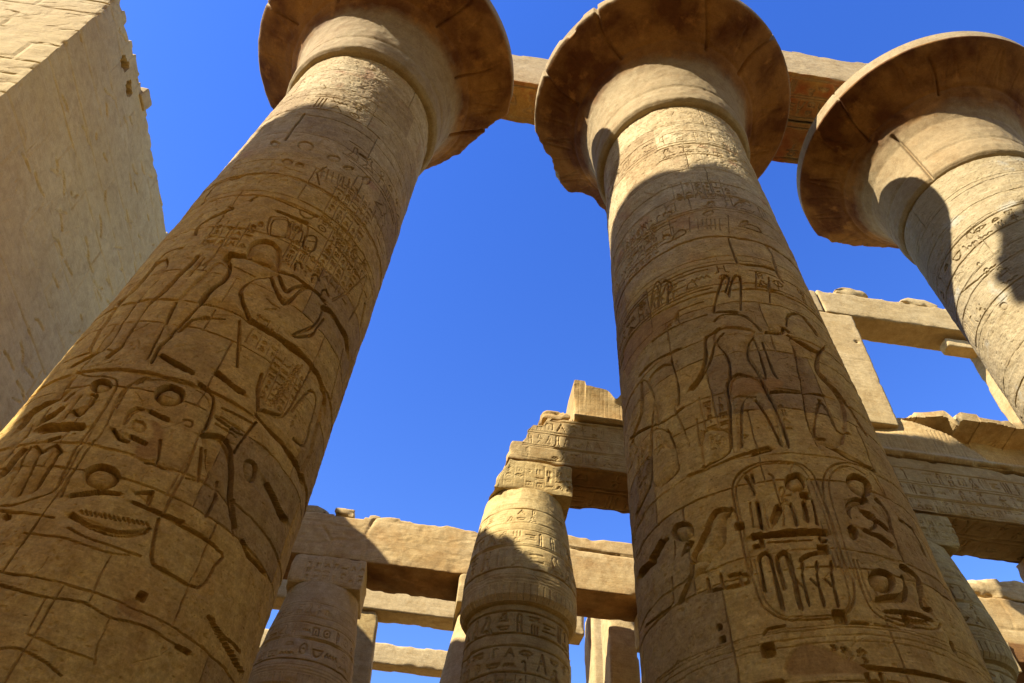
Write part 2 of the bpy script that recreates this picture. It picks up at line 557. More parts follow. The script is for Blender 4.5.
# ---------------------------------------------------------------- relief data traced as azimuth (degrees) and height on each shaft
RELIEF = {}
RELIEF[1] = """
P 0.045 0.1 -87.5 7.66 -77.7 7.7 -67.7 7.67 -62.9 7.66 -65.8 7.5 -71 7.35 -73.6 7.15 -73.7 6.97 -65.3 6.61 -72.9 6.63 -80 6.63 -85.3 6.63 -85 6.9 -82.5 7.1 -82.5 7.32 -87.5 7.55
P 0.045 0.1 -43.2 5.51 -34.9 5.66 -30.4 6.56 -20.3 6.54 -13.8 6.41 -11.8 5.31 -44.6 5.4
P 0.05 0.08 -59.9 4.79 -54.9 4.87 -47.9 4.72 -40.7 4.27 -46.9 4.33 -53.2 4.46
P 0.035 0.09 -83.7 7.37 -83.1 7.14 -85.3 6.56 -87.5 5.99 -92.9 6.15 -94.7 6.55 -91.8 7.12 -89.9 7.49
P 0.035 0.08 -116.8 7.6 -111.1 7.32 -112.5 6.65 -109.7 5.88 -112.2 5.66 -118.3 5.77 -124.6 6.7 -122.1 6.99 -121.2 7.45
R 0.04 0.03 9.9
R 0.025 0.02 9.85
R 0.03 0.02 9.18
R 0.03 0.02 12.21
R 0.045 0.035 6.59
R 0.05 0.04 5.33
R 0.035 0.025 4.3
R 0.02 0.012 13.23
G 0.05 0.04 -98.9 12.25 -99.3 11.7 -99.1 11.13
P 0.05 0.04 -80.7 11.01 -80.6 10.96 -81 10.92 -81.8 10.88 -82.9 10.85 -84.3 10.84 -85.9 10.84 -87.3 10.86 -88.7 10.89 -89.7 10.94 -90.3 10.99 -90.4 11.04 -90.1 11.08 -89.2 11.11 -88 11.14 -86.5 11.15 -85 11.14 -83.5 11.13 -82.2 11.1 -81.3 11.06
P 0.05 0.04 -99.8 10.95 -99.7 10.91 -99.9 10.89 -100.5 10.87 -101.4 10.87 -102.5 10.88 -103.7 10.9 -105 10.93 -106.1 10.97 -107 11.02 -107.6 11.06 -107.8 11.1 -107.6 11.13 -106.9 11.14 -105.9 11.13 -104.7 11.12 -103.4 11.09 -102.1 11.06 -101.1 11.02 -100.3 10.99
P 0.05 0.04 -86 10.34 -85.9 10.31 -86.1 10.28 -86.7 10.26 -87.5 10.25 -88.4 10.24 -89.4 10.25 -90.5 10.26 -91.4 10.29 -92.1 10.31 -92.5 10.35 -92.5 10.38 -92.3 10.4 -91.7 10.42 -90.9 10.43 -89.9 10.44 -88.9 10.43 -87.9 10.42 -87 10.39 -86.3 10.37
P 0.05 0.04 -79.5 10.32 -79.5 10.3 -79.7 10.27 -80.1 10.25 -80.7 10.24 -81.5 10.23 -82.3 10.23 -83.1 10.24 -83.8 10.25 -84.3 10.27 -84.6 10.29 -84.6 10.32 -84.4 10.34 -84 10.36 -83.4 10.38 -82.6 10.38 -81.8 10.38 -81 10.38 -80.3 10.36 -79.8 10.35
P 0.05 0.04 -64.1 11 -64.1 10.97 -64.5 10.92 -65.2 10.88 -66.2 10.85 -67.4 10.82 -68.6 10.8 -69.7 10.8 -70.7 10.81 -71.4 10.83 -71.8 10.86 -71.9 10.9 -71.5 10.94 -70.8 10.98 -69.8 11.01 -68.7 11.03 -67.4 11.05 -66.3 11.06 -65.3 11.05 -64.5 11.03
P 0.05 0.04 -55 10.99 -55 10.96 -55.3 10.93 -56 10.89 -56.8 10.86 -57.8 10.83 -58.8 10.8 -59.7 10.79 -60.5 10.79 -61 10.8 -61.3 10.82 -61.3 10.85 -61 10.88 -60.4 10.91 -59.6 10.95 -58.6 10.97 -57.6 11 -56.6 11.01 -55.8 11.02 -55.3 11.01
P 0.05 0.04 -42.2 11.11 -42.1 11.06 -42.4 11.01 -42.9 10.96 -43.6 10.91 -44.5 10.87 -45.5 10.84 -46.4 10.83 -47.2 10.84 -47.8 10.86 -48.2 10.9 -48.2 10.94 -48 10.99 -47.5 11.04 -46.8 11.09 -46 11.12 -45 11.15 -44 11.16 -43.2 11.16 -42.6 11.14
P 0.05 0.04 -64.4 8.75 -64.2 8.7 -64.2 8.64 -64.5 8.6 -65 8.56 -65.7 8.54 -66.4 8.54 -67.3 8.55 -68 8.58 -68.7 8.62 -69.2 8.68 -69.4 8.73 -69.4 8.78 -69.2 8.83 -68.7 8.87 -68 8.89 -67.2 8.89 -66.3 8.87 -65.6 8.84 -64.9 8.8
P 0.05 0.04 -80.7 8.46 -80.6 8.44 -80.7 8.42 -80.9 8.4 -81.2 8.39 -81.7 8.39 -82.2 8.39 -82.7 8.4 -83.2 8.41 -83.5 8.43 -83.8 8.45 -83.9 8.47 -83.8 8.49 -83.6 8.51 -83.3 8.52 -82.8 8.53 -82.3 8.53 -81.8 8.52 -81.3 8.5 -81 8.49
P 0.05 0.04 -83.1 8.36 -83 8.34 -83.1 8.33 -83.3 8.31 -83.7 8.3 -84.1 8.3 -84.6 8.3 -85.1 8.31 -85.6 8.32 -85.9 8.34 -86.2 8.35 -86.2 8.37 -86.2 8.39 -85.9 8.4 -85.5 8.41 -85.1 8.42 -84.6 8.41 -84.1 8.41 -83.6 8.4 -83.3 8.38
G 0.03 0.025 -70.5 10.48 -69 10.18
G 0.03 0.025 -67.4 10.5 -65.9 10.19
G 0.03 0.025 -64.3 10.52 -62.9 10.22
G 0.03 0.025 -61.1 10.55 -59.8 10.25
G 0.03 0.025 -58 10.58 -56.7 10.29
G 0.03 0.025 -54.7 10.63 -53.5 10.34
G 0.035 0.03 -67.6 9.97 -72 10.27 -69.1 10.57
G 0.03 0.02 -51.9 10.44 -51.2 10.91
G 0.03 0.02 -88.3 10.13 -78.7 10.11
G 0.05 0.05 -55.8 11.57 -52.1 11.58
G 0.03 0.03 -80.2 8.69 -72.7 8.79 -69.5 8.38 -76.9 8.29 -80.2 8.69
G 0.03 0.03 -70.5 8.76 -63.4 8.89 -60.5 8.49 -67.5 8.37 -70.5 8.76
G 0.05 0.045 -93.9 9.04 -90.6 9.18 -81.8 9.17 -72.6 9.13 -60.9 9.17
G 0.06 0.05 -78.8 8.89 -72.5 8.88 -63.6 8.9
G 0.05 0.04 -110.5 8.15 -109.8 8.44 -102.9 8.68 -100.4 8.81 -102.8 8.85
G 0.06 0.03 -125.2 9.26 -125.2 9.74 -113.9 9.84 -100.4 9.9
G 0.05 0.05 -110.2 8.13 -111.7 8.35 -108.1 8.54 -102.7 8.74 -100.4 8.77
G 0.05 0.05 -116.8 7.6 -111.1 7.32 -111.3 7 -112.5 6.65 -111.6 6.28 -109.7 5.88 -111.9 5.65 -121.2 5.52
G 0.05 0.04 -111.8 7.8 -119.3 7.74 -121.2 7.45 -122.1 6.99 -124.6 6.7
G 0.06 0.05 -101.2 7.21 -102.3 6.76 -105 6.5 -103.8 6.04 -103.4 5.72 -105.5 5.55
G 0.06 0.06 -100.2 7.55 -100.6 7.33 -102 7.07
G 0.05 0.05 -96.8 7.52 -96.6 7.22 -96.7 7.07
G 0.03 0.02 -92.5 7.6 -94.8 7.34
G 0.06 0.06 -87.2 7.64 -83.7 7.37 -83.1 7.14 -84.7 6.84 -85.3 6.56 -87 6.24 -88.5 5.99
G 0.06 0.07 -82.9 7.71 -86.5 7.68 -87.7 7.58
G 0.05 0.05 -94.7 6.55 -92.9 6.15 -91.3 5.78 -90.3 5.53
G 0.05 0.05 -87.8 5.95 -88.9 5.75 -88.4 5.5
G 0.06 0.06 -86.4 5.62 -79.9 5.53 -75.7 5.5
G 0.06 0.04 -86.4 6.05 -84.3 6.27 -79.4 6.36
G 0.03 0.03 -108.9 5.69 -105.6 5.64
P 0.07 0.1 -80.6 7.79 -81.5 7.95 -80.3 8.07 -76.8 8.16 -72.4 8.16 -68.2 8.08 -67 8.02 -65.2 7.85 -64 7.67 -67.7 7.67 -72.6 7.7 -79.4 7.7
G 0.07 0.08 -77.9 7.72 -83.7 7.7 -87.7 7.68 -88 7.57 -84.8 7.49 -82.7 7.31 -82.8 7.1 -85.1 6.91 -86 6.62
G 0.04 0.03 -82.7 7.45 -76.3 7.37 -72.2 7.38
G 0.05 0.06 -67.7 7.67 -63 7.66 -57.7 7.71 -50.6 7.72 -43.8 7.74 -37.3 7.7
G 0.06 0.05 -73.6 6.97 -73.5 7.14 -70.9 7.34 -65.7 7.5
G 0.06 0.06 -73.8 6.99 -71.1 6.84 -67.2 6.69 -64.5 6.59
G 0.06 0.06 -65.3 7.46 -61.6 7.3 -57.2 7.17 -54.8 7.17 -53.1 7.32 -51.6 7.54 -49.2 7.7
G 0.06 0.06 -62.9 7.57 -59.3 7.42 -56.7 7.37 -54.6 7.53 -50.2 7.69 -45.1 7.74 -38.6 7.74
G 0.09 0.08 -37.5 7.61 -33.2 7.67 -23.8 7.66 -16.4 7.67 -10.6 7.61
G 0.05 0.05 -37.7 7.58 -37.4 7.36 -38.8 7.17 -41.4 7.01 -45.6 6.8 -43.4 6.81 -37.7 7.01 -36.3 7.23 -35 7.44
G 0.05 0.04 -85.1 6.56 -79.8 6.62 -72.7 6.62 -65.7 6.57 -58 6.56 -52.6 6.57 -47.8 6.57 -43.2 6.55
G 0.04 0.03 -80.9 6.36 -73.4 6.42
G 0.03 0.02 -68 6.52 -62.3 6.06
G 0.03 0.02 -63.1 7.05 -59.9 7.01 -56.4 7.02
G 0.03 0.02 -61.6 6.85 -57.6 6.97
G 0.03 0.02 -63.2 6.7 -58 6.71
G 0.05 0.03 -34.7 7.88 -27.6 8.33 -19.1 9.12
G 0.05 0.04 -17.6 9.13 -15.7 8.51 -19 8.01
G 0.05 0.04 -9.7 8.74 -4.2 8.38
G 0.05 0.05 -58.4 7.85 -59.2 7.97 -57.5 8.04 -55.5 7.96
G 0.05 0.05 -48.7 7.85 -49.5 7.96 -47.6 8.05 -45.6 7.98
G 0.05 0.05 -41.3 7.74 -42 7.85 -40 7.94 -37.7 7.89
G 0.04 0.04 -61.3 8.62 -56.5 8.72 -54.4 8.43 -59.2 8.33 -61.3 8.62
G 0.04 0.04 -58.9 8.54 -56.2 8.6
P 0.06 0.04 -64.7 8.73 -64.6 8.71 -64.6 8.68 -64.8 8.66 -65.1 8.64 -65.5 8.63 -66 8.62 -66.4 8.62 -66.9 8.62 -67.3 8.63 -67.5 8.65 -67.6 8.67 -67.6 8.69 -67.4 8.71 -67.1 8.73 -66.7 8.75 -66.3 8.75 -65.8 8.76 -65.3 8.75 -65 8.74
G 0.03 0.03 -75.7 8.29 -68.2 8.38 -71.1 8.73 -78.1 8.64 -75.7 8.29
G 0.03 0.03 -68 8.36 -62.6 8.41 -63.4 8.67 -67.8 8.71 -69.2 8.56 -68 8.36
P 0.11 0.06 -95.7 5.1 -95.3 5.07 -95.3 5.04 -95.6 5.01 -96.3 4.99 -97.2 4.98 -98.5 4.97 -99.8 4.98 -101.1 5 -102.3 5.03 -103.2 5.07 -103.8 5.1 -103.9 5.14 -103.5 5.16 -102.7 5.18 -101.6 5.19 -100.3 5.19 -98.9 5.18 -97.6 5.16 -96.6 5.13
P 0.1 0.06 -75.4 4.03 -75.2 3.99 -75.4 3.95 -76.1 3.91 -77.2 3.88 -78.7 3.87 -80.3 3.87 -82 3.88 -83.5 3.9 -84.8 3.94 -85.7 3.98 -86.1 4.02 -85.9 4.06 -85.1 4.09 -83.9 4.12 -82.4 4.13 -80.7 4.13 -79 4.12 -77.5 4.1 -76.2 4.07
G 0.1 0.1 -115.6 5.28 -115.1 5.12 -115.1 4.99 -120.2 4.92 -123.3 4.83 -123.7 4.67
G 0.07 0.06 -108.7 4.78 -110 4.71 -112.2 4.66
G 0.05 0.05 -114.6 4.83 -113.6 4.66 -113.9 4.53
G 0.05 0.05 -104.1 4.93 -104.1 4.75 -103.9 4.61
G 0.05 0.06 -100.7 4.95 -98.2 4.93 -98.4 4.83 -99.8 4.68 -102.6 4.72
G 0.05 0.05 -108.6 4.99 -109.8 4.91
G 0.08 0.08 -111.7 4.53 -103.6 4.52 -96.4 4.53
G 0.06 0.06 -116.5 4.59 -114.7 4.42 -115.2 4.35
G 0.05 0.05 -108.9 4.46 -99.8 4.48
G 0.06 0.05 -103.7 4.34 -100.9 4.38
P 0.05 0.03 -96.3 4.44 -96.2 4.43 -96.2 4.42 -96.3 4.42 -96.5 4.42 -96.7 4.42 -96.9 4.42 -97.2 4.42 -97.4 4.42 -97.6 4.43 -97.8 4.43 -97.8 4.44 -97.8 4.44 -97.7 4.45 -97.6 4.45 -97.4 4.45 -97.1 4.45 -96.8 4.45 -96.6 4.45 -96.4 4.44
G 0.065 0.075 -115.6 4.29 -114.8 4.19 -115 4.09
G 0.065 0.075 -111.1 4.25 -111 4.11 -111.8 3.97
G 0.065 0.075 -109.1 4.26 -106.3 3.98 -104.7 3.72
G 0.065 0.075 -103.6 4.2 -101.5 3.95 -100.3 3.72
G 0.065 0.075 -97.5 4.21 -96.6 3.98 -96.4 3.76
G 0.05 0.05 -108.6 4.24 -106.7 4.27 -102.9 4.19
G 0.05 0.05 -102.3 4.21 -99.9 4.28 -96.7 4.2
G 0.03 0.03 -114.6 5.35 -107.6 5.25 -98 5.21 -94.2 5.11 -92.9 4.86 -92.7 4.62 -92.9 4.31 -92.1 4.07 -90.7 3.81 -92.5 3.72 -98.1 3.61 -102.8 3.58
G 0.025 0.02 -93.8 5.03 -92.8 4.74 -91.5 4.39 -91.3 4.18 -90.2 3.88 -90.9 3.77
G 0.03 0.03 -89.2 4.37 -89.1 4.15 -88.8 3.92 -87.9 3.73
G 0.05 0.05 -85.6 3.76 -79.3 3.84 -73.2 3.88
G 0.03 0.03 -101.8 3.53 -93.5 3.52 -85.9 3.51
P 0.09 0.03 -97.5 3.48 -97.3 3.46 -97.3 3.45 -97.4 3.45 -97.6 3.44 -97.9 3.44 -98.3 3.44 -98.8 3.45 -99.2 3.45 -99.6 3.46 -99.9 3.47 -100.1 3.48 -100.1 3.49 -100 3.5 -99.8 3.51 -99.5 3.51 -99.1 3.51 -98.6 3.5 -98.2 3.5 -97.8 3.49
G 0.03 0.025 -85.1 5.26 -88.3 5.19 -90.7 5.08 -90.8 4.91 -89.1 4.64 -88.4 4.37
G 0.05 0.04 -81.9 3.58 -76.4 3.52 -68.1 3.52 -62.4 3.59 -60.7 3.66
G 0.03 0.03 -80.2 3.62 -79.1 3.6
G 0.03 0.03 -79 3.63 -77.8 3.6
G 0.03 0.03 -77.7 3.63 -76.6 3.6
G 0.03 0.03 -76.4 3.63 -75.3 3.6
G 0.03 0.03 -75.1 3.63 -74 3.61
G 0.03 0.03 -73.9 3.64 -72.8 3.61
G 0.03 0.03 -72.6 3.64 -71.5 3.62
G 0.03 0.03 -71.3 3.65 -70.3 3.62
G 0.03 0.03 -70.1 3.65 -69 3.63
G 0.03 0.03 -68.8 3.66 -67.7 3.64
G 0.03 0.03 -67.6 3.67 -66.5 3.64
G 0.03 0.03 -66.3 3.67 -65.2 3.65
G 0.03 0.03 -65 3.68 -63.9 3.66
G 0.03 0.03 -63.7 3.69 -62.7 3.67
G 0.03 0.03 -62.4 3.7 -61.4 3.68
P 0.12 0.06 -71.4 5.17 -71 5.12 -71.1 5.07 -71.7 5.03 -72.7 4.99 -74 4.97 -75.5 4.96 -77 4.96 -78.5 4.98 -79.7 5.01 -80.6 5.05 -81 5.1 -80.9 5.14 -80.4 5.18 -79.4 5.22 -78 5.25 -76.5 5.26 -74.9 5.25 -73.4 5.24 -72.2 5.21
P 0.06 0.05 -84.2 4.61 -85.2 4.76 -83.4 4.86 -80.3 4.85 -82.8 4.76 -82.9 4.64
G 0.06 0.06 -85.9 4.54 -82.6 4.45 -79.7 4.44
G 0.06 0.06 -79.6 4.5 -74.4 4.46
G 0.06 0.05 -78.8 4.85 -76.2 4.83 -72.4 4.81
P 0.04 0.06 -76.6 4.63 -76.6 4.61 -76.9 4.59 -77.4 4.57 -78.1 4.56 -79 4.56 -79.9 4.57 -80.7 4.58 -81.5 4.6 -82 4.63 -82.3 4.65 -82.3 4.67 -82 4.69 -81.5 4.71 -80.8 4.71 -79.9 4.71 -79 4.71 -78.2 4.69 -77.4 4.68 -76.9 4.65
G 0.03 0.03 -89.2 4.8 -90 5.09 -86.7 5.27 -79.5 5.33 -71.5 5.35 -64.5 5.31 -60.7 5.16 -59.7 4.93 -60.8 4.75 -59.2 4.35 -59.4 4.04 -58.9 3.81
G 0.025 0.02 -87.9 5.15 -85.2 5.23 -78.9 5.29 -71.8 5.3 -65.3 5.25 -62 5.12 -60.9 4.86 -60.5 4.37 -61 4.01
F -0.04 0 -75.1 4.27 -68.9 4.35 -69.8 4.6 -73.9 4.74 -77.6 4.74 -73.8 4.55 -76.8 4.44
G 0.03 0.03 -67.8 4.87 -65 4.89 -64.5 4.82 -66.4 4.81
G 0.04 0.03 -70.9 4.55 -68.6 4.36 -68 4.26
G 0.04 0.04 -71.4 4.26 -64.8 4.27
G 0.06 0.05 -68.9 3.93 -65.2 3.98 -64.5 3.88
G 0.05 0.05 -68.8 3.84 -60 3.83 -52.6 3.85
G 0.06 0.06 -60 4.8 -55 4.87 -51.4 4.87 -47.5 4.73 -40.4 4.28 -35.2 4.1
G 0.04 0.04 -56.5 4.67 -53.4 4.46 -46.8 4.33 -40.8 4.27
G 0.04 0.03 -58 4.27 -54.2 4.3 -58.2 4.64
G 0.05 0.04 -46.6 4.02 -46.5 4.23 -48.1 4.41
G 0.06 0.05 -85.6 5.6 -79.4 5.55 -73.3 5.49
G 0.06 0.06 -65.3 5.62 -59.6 5.55 -55.4 5.52
G 0.03 0.03 -57.5 5.1 -49 5.06
G 0.03 0.03 -57.7 4.99 -49.2 4.97
G 0.08 0.07 -63.8 6.59 -52.7 6.58 -41.9 6.6 -30.2 6.62 -19.3 6.57 -13.3 6.43
G 0.07 0.07 -45.3 5.4 -36.8 5.34 -26.9 5.33 -16.3 5.33 -8.8 5.3
G 0.06 0.05 -43.9 5.5 -39.8 5.54 -34.7 5.65 -32.9 5.89 -31.9 6.19 -30.2 6.62
G 0.05 0.04 -45.8 5.43 -49.7 5.71 -50.7 5.93
G 0.05 0.05 -26 5.51 -17.5 5.62 -18.4 5.97 -20.5 6.27 -25.9 6.32 -29.6 6.05 -31.5 5.8
G 0.04 0.04 -9.2 6.55 -13.2 7.05 -15.5 7.46
G 0.07 0.05 -65.6 5.61 -59 5.55 -54 5.54
G 0.04 0.03 -68.2 6.5 -60.3 5.81
G 0.04 0.03 -58.7 5.06 -50.5 5.02 -45.6 5.05
G 0.04 0.03 -58.3 5.2 -46 5.25
G 0.06 0.06 -47.3 4.81 -46.7 4.94 -45.5 5.18 -44.1 5.32
P 0.08 0.05 -42 4.72 -42.1 4.82 -38.7 4.87 -36.1 4.81 -35.4 4.67 -38.7 4.6
G 0.08 0.08 -29.3 4.77 -23.1 4.72 -16.6 4.67 -10.7 4.71
G 0.05 0.05 -69.1 5.38 -63.9 5.32 -61 5.15 -59.9 4.88
G 0.03 0.03 -43 5.59 -42.3 5.65 -42 5.6
G 0.03 0.03 -42.7 5.65 -41.9 5.71 -41.7 5.66
G 0.03 0.03 -42.4 5.71 -41.6 5.77 -41.3 5.72
G 0.03 0.03 -42 5.78 -41.2 5.83 -40.9 5.78
G 0.03 0.03 -41.7 5.84 -40.8 5.9 -40.6 5.84
G 0.03 0.03 -41.3 5.9 -40.5 5.96 -40.2 5.91
G 0.03 0.03 -40.9 5.97 -40.1 6.03 -39.8 5.97
G 0.03 0.03 -40.5 6.03 -39.7 6.09 -39.4 6.04
G 0.03 0.03 -40.2 6.1 -39.3 6.16 -39 6.11
G 0.03 0.03 -39.8 6.17 -38.9 6.23 -38.6 6.17
G 0.03 0.03 -39.4 6.24 -38.5 6.3 -38.2 6.24
G 0.03 0.03 -39 6.31 -38.1 6.37 -37.8 6.31
G 0.03 0.03 -38.6 6.38 -37.7 6.44 -37.4 6.38
G 0.03 0.03 -41.5 5.63 -40.7 5.69 -40.4 5.64
G 0.03 0.03 -41.1 5.7 -40.3 5.75 -40 5.7
G 0.03 0.03 -40.7 5.76 -39.9 5.81 -39.7 5.76
G 0.03 0.03 -40.4 5.82 -39.6 5.88 -39.3 5.82
G 0.03 0.03 -40 5.88 -39.2 5.94 -38.9 5.89
G 0.03 0.03 -39.6 5.95 -38.8 6.01 -38.5 5.95
G 0.03 0.03 -39.2 6.01 -38.4 6.07 -38.1 6.02
G 0.03 0.03 -38.8 6.08 -38 6.14 -37.7 6.09
G 0.03 0.03 -38.4 6.15 -37.6 6.21 -37.3 6.16
G 0.03 0.03 -38 6.22 -37.1 6.28 -36.9 6.22
G 0.03 0.03 -37.6 6.29 -36.7 6.35 -36.4 6.3
G 0.03 0.03 -37.2 6.36 -36.2 6.42 -36 6.37
G 0.03 0.03 -36.8 6.43 -35.8 6.5 -35.5 6.44
G 0.025 0.02 -90.7 3.33 -81.3 3.34 -72.9 3.32 -66.5 3.32 -59.2 3.39
G 0.025 0.03 -87.5 2.86 -77.2 2.83 -66.9 2.87 -59.1 2.83 -50.4 2.87 -38.4 2.86 -34 2.87
G 0.02 0.02 -66.5 3.32 -66.3 3.11 -65.4 2.9
G 0.02 0.02 -75.4 2.83 -74.7 2.54
G 0.03 0.02 -74.7 2.54 -66.1 2.5 -57.2 2.5
G 0.02 0.02 -58.8 2.84 -58.3 2.6 -56.9 2.48
G 0.05 0.04 -59.5 3.78 -56.3 3.43 -51.4 3.36 -39 3.39 -36.6 3.67 -36.3 3.8 -52.9 3.82 -58.8 3.83
G 0.04 0.04 -40.1 4.33 -34.8 4.02
G 0.06 0.05 -30.5 4.04 -25.5 3.97 -13.4 4
O 0.04 0.12 -53.8 3.08
G 0.06 0.05 -38 2.86 -33.5 2.87
F -0.04 0 -58.9 2.91 -56.9 3.04 -51.8 3 -50.4 2.87
G 0.05 0.05 -82.2 3.57 -77 3.51 -70.9 3.48 -64.8 3.53 -61.1 3.62
G 0.03 0.03 -80.6 3.44 -74.2 3.39 -65.9 3.38 -59.2 3.39
G 0.03 0.03 -78.2 2.4 -74.6 2.43 -66.8 2.38 -62.5 2.33
G 0.04 0.03 -31 3.23 -23.7 3.18 -11.1 3.21
G 0.045 0.04 -32 3.22 -29.5 3.23 -29.7 3.18
G 0.045 0.04 -30.6 3.2 -28 3.21 -28.2 3.17
G 0.045 0.04 -29.1 3.18 -26.4 3.2 -26.7 3.15
G 0.045 0.04 -27.6 3.17 -24.8 3.19 -25 3.14
G 0.045 0.04 -26.1 3.16 -23.1 3.17 -23.4 3.13
G 0.045 0.04 -24.4 3.14 -21.4 3.16 -21.7 3.12
G 0.045 0.04 -22.8 3.13 -19.6 3.15 -19.9 3.11
G 0.045 0.04 -21 3.12 -17.6 3.14 -18 3.1
G 0.045 0.04 -19.2 3.11 -15.6 3.14 -16 3.09
G 0.045 0.04 -17.2 3.1 -13.4 3.13 -13.8 3.08
G 0.045 0.04 -15.2 3.09 -11 3.13 -11.5 3.08
G 0.045 0.04 -12.9 3.09 -8.3 3.13 -8.9 3.08
G 0.045 0.04 -10.5 3.09 -5.3 3.14 -6 3.08
G 0.045 0.04 -7.8 3.09 -1.6 3.15 -2.5 3.09
B 0.03 0.025 12.52 13.12 -100 -55
B 0.028 0.025 8.85 9.35 -72 -20
B 0.022 0.018 10.13 11.13 -60 -15
B 0.022 0.018 11.23 11.73 -65 0
B 0.03 0.03 5.68 6.58 -130 -118
C 0.022 0.028 0.15 -50.6 -26.5 8.06 9.18
C 0.022 0.028 0.15 -65.7 -51.1 7.84 8.54
C 0.02 0.025 0.13 -49.1 -31.3 5.61 6.37
C 0.022 0.025 0.16 -59 -32.5 9.08 10.55
C 0.022 0.025 0.15 -102.1 -85.9 7.85 8.42
C 0.025 0.03 0.16 -10.5 -10.5 6.35 6.35
C 0.02 0.025 0.14 -62.3 -49.3 6.22 6.73
"""
